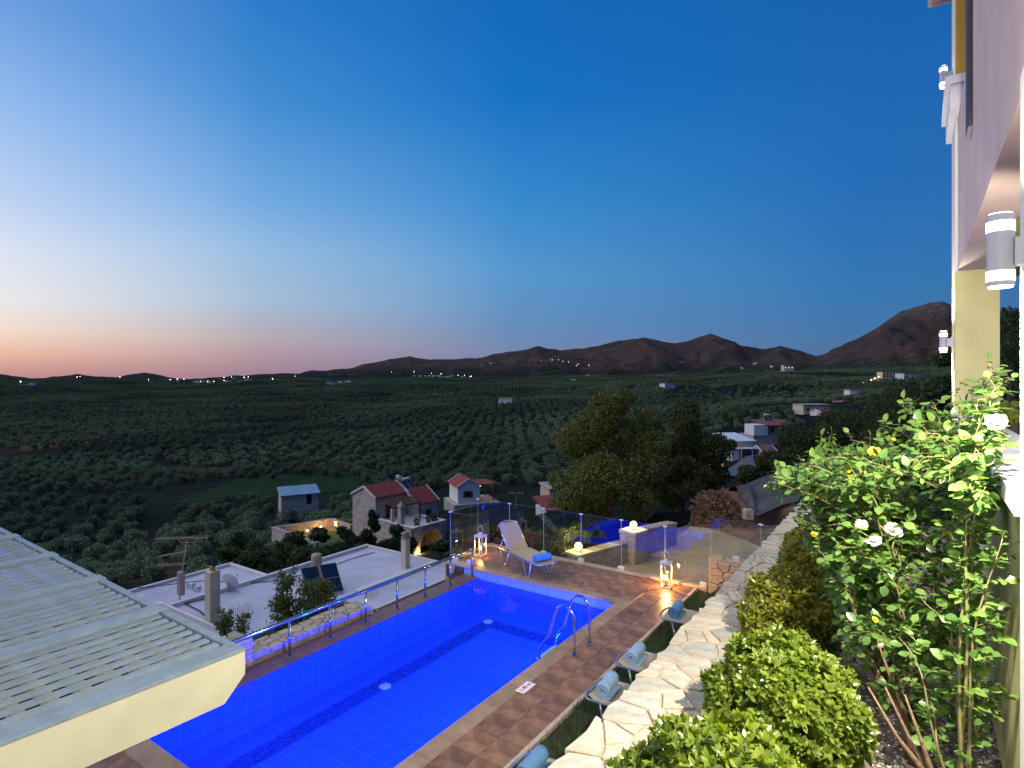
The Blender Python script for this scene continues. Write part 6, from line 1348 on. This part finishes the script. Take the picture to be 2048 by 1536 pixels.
# saplings between pool and flat roof
SP = [('tall young carob sapling beside the pool railing', 572, 1155, 1300, 13.2, 36), ('slimmer young carob sapling beside the pool railing', 620, 1175, 1296, 13.0, 34), ('small sapling against the solar heater', 648, 1168, 1285, 13.4, 26), ('tiny sapling beside the pergola corner', 449, 1222, 1300, 12.2, 14), ('tiny sapling next to the cream chimney', 485, 1234, 1302, 12.0, 13), ('small sapling by the end of the rubble wall', 690, 1215, 1262, 13.0, 10)]
sapl = leafmat('sapling_leaves', (.05, .085, .025), (.14, .18, .06), .5, .3)
for i, (lb, px, py0, py1, d, wpx) in enumerate(SP):
    rg = np.random.default_rng(200 + i); base = PD(px, py1, d); base.z -= .5; t_ = thing('sapling', lb, 'sapling', base); topp = PD(px, py0, d) - base; H_ = topp.z
    MB().tube([(0, 0, 0), topp * .5 + Vector((.03, .02, 0)), topp], [.025, .017, .006], 6).build('trunk', bark, t_, True)
    P_, D_ = [], []; mb = MB(); nb__ = int(14 + wpx * 1.9)
    for k in range(nb__):
        f = rg.uniform(.22, 1) ; s0 = topp * f; a = rg.uniform(0, 6.28); Lb_ = wpx / FPX * d * (1.1 - .75 * f) * rg.uniform(.6, 1.3) + .06; tip = s0 + Vector((math.cos(a) * Lb_, math.sin(a) * Lb_, Lb_ * rg.uniform(.3, .9))); mb.tube([s0, s0.lerp(tip, .5) + Vector((0, 0, .02)), tip], [.007, .005, .002], 4)
        for q in np.linspace(.15, 1, max(4, int(Lb_ / .028))):
            c = s0.lerp(tip, float(q))
            for s in range(5): P_.append(np.array(c) + rg.normal(size=3) * .04)
    mb.build('branches', bark, t_); V, F = leaf_quads(np.array(P_), .075, .55, np.array([0, 0, 1.]), .3, rg); link('crown', npmesh('crown', V, F, sapl), t_)

# ------------------------------------------------------------------ leaf templates for the flower bed
def leaf_template(w, fold=.10, curl=.12):
    v = np.array([(0, 0, 0), (.34, w * .5, fold * .8), (.34, -w * .5, fold * .8), (.34, 0, 0), (.70, w * .42, fold * .6 - curl * .4), (.70, -w * .42, fold * .6 - curl * .4), (.70, 0, -curl * .45), (1.0, 0, -curl)], float)
    f = np.array([(0, 3, 1), (0, 2, 3), (1, 6, 4), (1, 3, 6), (3, 5, 6), (3, 2, 5), (4, 6, 7), (6, 5, 7)]); return v, f
def frames(d, up):
    d = d / (np.linalg.norm(d, axis=1, keepdims=True) + 1e-9); y = np.cross(up, d); y /= np.linalg.norm(y, axis=1, keepdims=True) + 1e-9; return d, y, np.cross(d, y)
def place_leaves(parent, pos, dirv, up, size, tmpl, mat, n_obj, name='leaf', sname='foliage', toward=(0, 0, CAMH), yellow=None):
    """the n_obj leaves nearest the viewer's side become parts of their own, the rest one mass"""
    v, f = tmpl; x, y, z = frames(dirv, up); base = np.array(parent.location); d2 = np.linalg.norm(pos - np.array(toward), axis=1)
    o_ = np.argsort(d2 + RNG.uniform(0, .25, len(d2))); near_, rest = o_[:n_obj], o_[n_obj:]
    me = npmesh(name, v, f, mat, True)
    for i in near_:
        s = size[i]; m = Matrix(((x[i, 0] * s, y[i, 0] * s, z[i, 0] * s, pos[i, 0] - base[0]), (x[i, 1] * s, y[i, 1] * s, z[i, 1] * s, pos[i, 1] - base[1]), (x[i, 2] * s, y[i, 2] * s, z[i, 2] * s, pos[i, 2] - base[2]), (0, 0, 0, 1))); link(name, me, parent, mw=m)
    R_ = rest; A_ = pos[R_][:, None] - base + size[R_][:, None, None] * (v[None, :, 0:1] * x[R_][:, None] + v[None, :, 1:2] * y[R_][:, None] + v[None, :, 2:3] * z[R_][:, None])
    F_ = f[None] + (np.arange(len(R_)) * len(v))[:, None, None]
    link(sname, npmesh(sname, A_.reshape(-1, 3), F_.reshape(-1, 3), mat, True), parent, kind='stuff')
# clipped shrubs
pit = leafmat('shrub_leaves', (.085, .14, .016), (.22, .27, .032), .32, .35, spec=.5); pit_lit = leafmat('shrub_leaves_lit', (.12, .15, .018), (.30, .28, .035), .32, .35, spec=.5)  # second leaf tone is lightened in place of lamplight on the far shrubs
def shrub(label, c, rx, ry, rz, leafL, nros, seed, n_obj, mat):
    rg = np.random.default_rng(seed); t_ = thing('clipped_shrub', label, 'shrub', (c[0], c[1], BEDZ), 0, 'clipped shrubs along the wall'); cc = np.array(c)
    d = rg.normal(size=(nros, 3)); d[:, 2] = d[:, 2] * .9 + .25; d /= np.linalg.norm(d, axis=1, keepdims=True)
    lump = 1 + .10 * np.sin(d[:, 0] * 7 + seed) * np.cos(d[:, 1] * 6 + d[:, 2] * 5) + rg.normal(size=nros) * .035
    lay = np.where(rg.random(nros) < .72, 1.0, rg.uniform(.6, .93, nros)); p = cc + d * np.array([rx, ry, rz]) * (lump * lay)[:, None]
    nrm = d / np.array([rx, ry, rz]); nrm /= np.linalg.norm(nrm, axis=1, keepdims=True); nrm = nrm + rg.normal(size=nrm.shape) * .35 + np.array([0, 0, .45]); nrm /= np.linalg.norm(nrm, axis=1, keepdims=True)
    pos, dv, up, sz = [], [], [], []
    a = np.cross(nrm, rg.normal(size=nrm.shape)); a /= np.linalg.norm(a, axis=1, keepdims=True); b2_ = np.cross(nrm, a); nl = 8
    for k in range(nl):
        an = 2 * math.pi * k / nl + rg.uniform(-.3, .3, nros); op = np.where(k % 2 == 0, .55, 1.15) * rg.uniform(.75, 1.3, nros); rad = a * np.cos(an)[:, None] + b2_ * np.sin(an)[:, None]
        dv.append(nrm * np.cos(op)[:, None] + rad * np.sin(op)[:, None]); up.append(nrm * np.sin(op)[:, None] - rad * np.cos(op)[:, None]); pos.append(p + nrm * (.01 if k % 2 == 0 else -.006)); sz.append(leafL * rg.uniform(.7, 1.2, nros))
    place_leaves(t_, np.concatenate(pos), np.concatenate(dv), np.concatenate(up), np.concatenate(sz), leaf_template(.48, .06, .14), mat, n_obj)
    mb = MB()
    for k in range(14):
        q = rg.normal(size=3); q[2] = abs(q[2]); q /= np.linalg.norm(q); e = np.array([q[0] * rx, q[1] * ry, q[2] * rz + c[2] - BEDZ]) * np.array([.8, .8, .9]); mb.tube([(q[0] * .03, q[1] * .03, 0), e * .5 + np.array([0, 0, .04]), e], [.014, .010, .005], 5)
    mb.build('stems', bark, t_, True)
shrub('bright yellow-green clipped shrub at the near end of the wall', (-.80, 3.03, 2.05), .50, .46, .40, .060, 1200, 1, 300, pit)
shrub('large round green clipped shrub beside the rose trunks', (-.72, 4.16, 2.08), .44, .49, .44, .050, 2100, 2, 300, pit)
shrub('clipped shrub between the round shrub and the smallest one', (-.94, 5.65, 2.08), .36, .46, .42, .050, 1500, 3, 0, pit_lit)
shrub('small clipped shrub at the far end of the flower bed', (-1.0, 7.4, 2.12), .30, .46, .40, .050, 1100, 4, 0, pit_lit)
# ------------------------------------------------------------------ roses
rose_leaf = leafmat('rose_leaves', (.06, .135, .03), (.15, .24, .05), .30, .38, spec=.55); cane_m = M('rose_cane', (.12, .16, .045), .5, var=.4, scale=5, col2=(.20, .15, .06)); trunk_m = M('rose_trunk', (.16, .10, .06), .85, var=.3, scale=10, bump=.6, bscale=30)
POLY = [(1525, 955), (1575, 1000), (1590, 1060), (1650, 1150), (1665, 1290), (1725, 1350), (1765, 1430), (1850, 1450), (1990, 1440), (2048, 1390), (2048, 860), (2010, 800), (1960, 790), (1905, 810), (1875, 835), (1810, 840), (1790, 870), (1670, 885), (1630, 920)]
def inside(x, y):
    c = False
    for i in range(len(POLY)):
        (x1, y1), (x2, y2) = POLY[i], POLY[i - 1]
        if (y1 > y) != (y2 > y) and x < (x2 - x1) * (y - y1) / (y2 - y1) + x1: c = not c
    return c
ROSES = [('sprawling rose bush with white and yellow blooms over the flower bed', Vector((-.02, 4.72, BEDZ - .03))), ('rose bush with long canes reaching over the stone wall', Vector((-.22, 5.35, BEDZ - .03))), ('rose bush with pale leaves close to the white pier', Vector((.16, 3.95, BEDZ - .03)))]
rob = [thing('rose_bush', lb, 'rose bush', b_, 0, 'rose bushes of the flower bed') for lb, b_ in ROSES]
rgr = random.Random(17); data = [dict(pos=[], dv=[], up=[], sz=[], canes=MB(), trunk=MB(), main=[]) for _ in ROSES]
EXTRA = [(1985, 735, 3.7, 2), (1990, 760, 3.6, 2), (1905, 795, 4.2, 0), (1795, 808, 4.6, 0), (1660, 872, 4.9, 1), (1640, 885, 4.9, 1), (1545, 962, 4.9, 1), (1556, 990, 4.8, 1), (1860, 800, 4.3, 0), (2040, 770, 3.2, 2), (1950, 765, 3.9, 0), (1590, 950, 4.9, 1), (1700, 880, 4.8, 1), (1760, 850, 4.7, 0)]
tips = []
while len(tips) < 250:
    x, y = rgr.uniform(1540, 2048), rgr.uniform(800, 1460)
    if not inside(x, y) or rgr.random() < max(0, (y - 1220) / 420) or (x > 1850 and rgr.random() < .45): continue
    far = np.interp(x, [1540, 1700, 1900, 2048], [4.9, 4.5, 4.0, 3.3]); tips.append((x, y, rgr.uniform(far - .75, far + .75), None))
while len(tips) < 440:
    x, y = rgr.uniform(1530, 1800), rgr.uniform(890, 1200)
    if inside(x, y): tips.append((x, y, rgr.uniform(4.2, 5.2), None))
for (x, y, d, bi) in tips + EXTRA:
    tip = PD(x, y, d); tip.x = min(tip.x, XF - .02 if tip.y > 3.6 or tip.y < 2.4 else XF - .12)
    if tip.z < BEDZ + .15: continue
    if bi is None: bi = min(range(3), key=lambda k: (ROSES[k][1] - tip).xy.length + rgr.uniform(0, .35))
    D = data[bi]; b0 = Vector((0, 0, 0)); tl = tip - ROSES[bi][1]
    # each shoot leaves an older cane on its way from the root to the tip
    if len(D['main']) >= 9:
        cand = [p_ for c_ in D['main'] for p_ in c_[3:10] if p_.z < tl.z + .05] or [D['main'][0][4]]; b0 = min(cand, key=lambda p_: (p_ - tl).length + rgr.uniform(0, .5))
        k1 = b0.lerp(tl, .45) + Vector((0, 0, rgr.uniform(.05, .28)))
    else: k1 = Vector((tl.x * rgr.uniform(.15, .35), tl.y * rgr.uniform(.15, .35), max(.35, tl.z * rgr.uniform(.55, .85))))
    pts = []
    for q in np.linspace(0, 1, 12): q = float(q); pts.append(b0 * (1 - q) ** 2 + k1 * 2 * q * (1 - q) + tl * q * q + Vector((math.sin(q * 9 + x) * .022, math.cos(q * 8 + y) * .022, 0)) * (1 - q * .4))
    r0 = rgr.uniform(.0035, .0065)
    if len(D['main']) < 9: D['main'].append(pts); r0 *= 1.5
    D['canes'].tube(pts, [r0 * (1.15 - .85 * i / 11) for i in range(12)], 6)
    Ln = sum((pts[i + 1] - pts[i]).length for i in range(11)); nl = int(Ln * .80 / .045) if b0.length > .01 else int(Ln * .72 / .062); az_0 = rgr.uniform(0, 6.28)
    for k in range(nl):
        f0 = .12 if b0.length > .01 else .34; f = f0 + (1 - f0) * (k + .5) / nl; s = f * 11; i = min(10, int(s)); c = pts[i].lerp(pts[i + 1], s - i); tg = (pts[i + 1] - pts[i]).normalized(); az_0 += 2.4
        sd_ = tg.cross(Vector((math.cos(az_0), math.sin(az_0), .3))).normalized(); pd = (sd_ * .9 + tg * .45 + Vector((0, 0, .25))).normalized(); pl_ = rgr.uniform(.05, .085); pe_ = c + pd * pl_ + Vector((0, 0, -.008))
        D['canes'].tube([c, c + pd * pl_ * .6, pe_], [.0018, .0014, .001], 3, cap=False)
        L0 = rgr.uniform(.052, .086) * (1 if f < .93 else .7); side = pd.cross(Vector((0, 0, 1))).normalized(); upv = (Vector((rgr.uniform(-.5, .5), rgr.uniform(-.5, .5), 1.0)) + Vector((-.25, -.15, 0))).normalized()
        for (o_, dr, sc__) in ((pe_, pd + Vector((0, 0, -.25)), 1.0), (c + pd * pl_ * .72, side + pd * .35, .86), (c + pd * pl_ * .72, -side + pd * .35, .86), (c + pd * pl_ * .38, side + pd * .3, .66), (c + pd * pl_ * .38, -side + pd * .3, .66)):
            if rgr.random() < .10: continue
            D['pos'].append(np.array(o_ + ROSES[bi][1])); D['dv'].append(np.array(dr + Vector((rgr.uniform(-.2, .2), rgr.uniform(-.2, .2), rgr.uniform(-.35, .15))))); D['up'].append(np.array(upv + Vector((rgr.uniform(-.6, .6), rgr.uniform(-.6, .6), rgr.uniform(-.2, .2))))); D['sz'].append(L0 * sc__)
for bi, D in enumerate(data):
    D['canes'].build('canes', cane_m, rob[bi], True)
    for k in range(3):
        a = rgr.uniform(1.6, 4.6); e_ = rgr.uniform(.1, .3); D['trunk'].tube([(.03 * math.cos(a), .03 * math.sin(a), 0), (.06 * math.cos(a), .07 * math.sin(a), .18), (.14 * math.cos(a) + .02, .16 * math.sin(a), .38), (e_ * math.cos(a), e_ * math.sin(a) + .03, .58), (e_ * 1.5 * math.cos(a), e_ * 1.4 * math.sin(a), .85)], [.032, .026, .018, .010, .004], 8)
    D['trunk'].build('trunk', trunk_m, rob[bi], True)
    place_leaves(rob[bi], np.array(D['pos']), np.array(D['dv']), np.array(D['up']), np.array(D['sz']), leaf_template(.68, .09, .14), rose_leaf, 300)
pet_y = M('yellow_petal', (.80, .52, .03), .6, var=.15, scale=12); pet_w = M('white_petal', (.82, .80, .70), .6, var=.06, scale=12)
def petal_mesh(mat):
    n_ = 5; vs = []; 
    for i in range(n_ + 1):
        u = i / n_
        for j in range(5): v = j / 4 * 2 - 1; w = .48 * math.sin(math.pi * min(1, .18 + u * .72)); vs.append((u * .9, v * w, .30 * u * u + .16 * v * v * (1 - u) + .10 * math.sin(v * 5 + u * 3) * u * u))
    return MB().add(vs, [(i * 5 + j, i * 5 + j + 1, i * 5 + 6 + j, i * 5 + 5 + j) for i in range(n_) for j in range(4)]).mesh('petal', mat, True)
PY, PW = petal_mesh(pet_y), petal_mesh(pet_w)
FLW = [(1748, 905, 4.2, 'y', .036), (1712, 1018, 4.1, 'y', .03), (1786, 880, 4.4, 'y', .018), (1700, 948, 4.3, 'y', .028), (1728, 950, 4.3, 'y', .026), (1660, 966, 4.4, 'y', .026), (1750, 1085, 3.7, 'w', .042), (1723, 1052, 3.8, 'w', .036), (1995, 847, 2.9, 'w', .046), (1786, 1062, 3.9, 'w', .05), (1815, 1058, 3.9, 'w', .03), (1750, 1240, 3.6, 'y', .016), (1662, 968, 4.4, 'w', .028), (1893, 1068, 3.5, 'y', .02), (1628, 1070, 4.4, 'y', .024), (1700, 1075, 4.2, 'y', .016)]
for (px, py, d, c, s) in FLW:
    p = PD(px, py, d); bi = min(range(3), key=lambda k: (ROSES[k][1] - p).xy.length); ax = (Vector((0, 0, CAMH)) - p).normalized() * .7 + Vector((rgr.uniform(-.4, .4), rgr.uniform(-.4, .4), .8)); Q = ax.to_track_quat('Z', 'Y').to_matrix().to_4x4()
    fl_ = MB().lathe([(.2 * s, -.4 * s), (.35 * s, -.1 * s), (.2 * s, .15 * s)], 8).build('flower', rose_leaf, rob[bi]); fl_['label'] = 'yellow rose bloom' if c == 'y' else 'white rose bloom'; fl_.matrix_basis = Matrix.Translation(p - ROSES[bi][1]) @ Q
    for ring, (n_, tilt, sc__) in enumerate(((7, -.05, 1.25), (6, -.55, 1.0), (5, -1.0, .7))):
        for k in range(n_):
            o = link('petal', PY if c == 'y' else PW, fl_); o.matrix_basis = Matrix.Rotation(2 * math.pi * k / n_ + ring * .5 + rgr.uniform(-.15, .15), 4, 'Z') @ Matrix.Rotation(tilt + rgr.uniform(-.15, .15), 4, 'Y') @ Matrix.Scale(s * sc__ * rgr.uniform(.85, 1.1), 4)
# yellow conifers in the planter behind the parapet
for i, (px, dd) in enumerate(((2008, 6.2), (2030, 6.0))):
    p = PD(px, 836, dd); tree('dwarf_conifer', 'yellow-green dwarf conifer tips showing above the parapet', [(px, 826, 12, dd), (px + 2, 808, 8, dd), (px - 3, 840, 14, dd)], Vector((p.x, p.y, 3.0)), 1500, .035, yellowbush, .12, 300 + i, 'dwarf conifers behind the parapet', aspect=.3, upw=1.5, trunk_r=.02, cat='shrub')
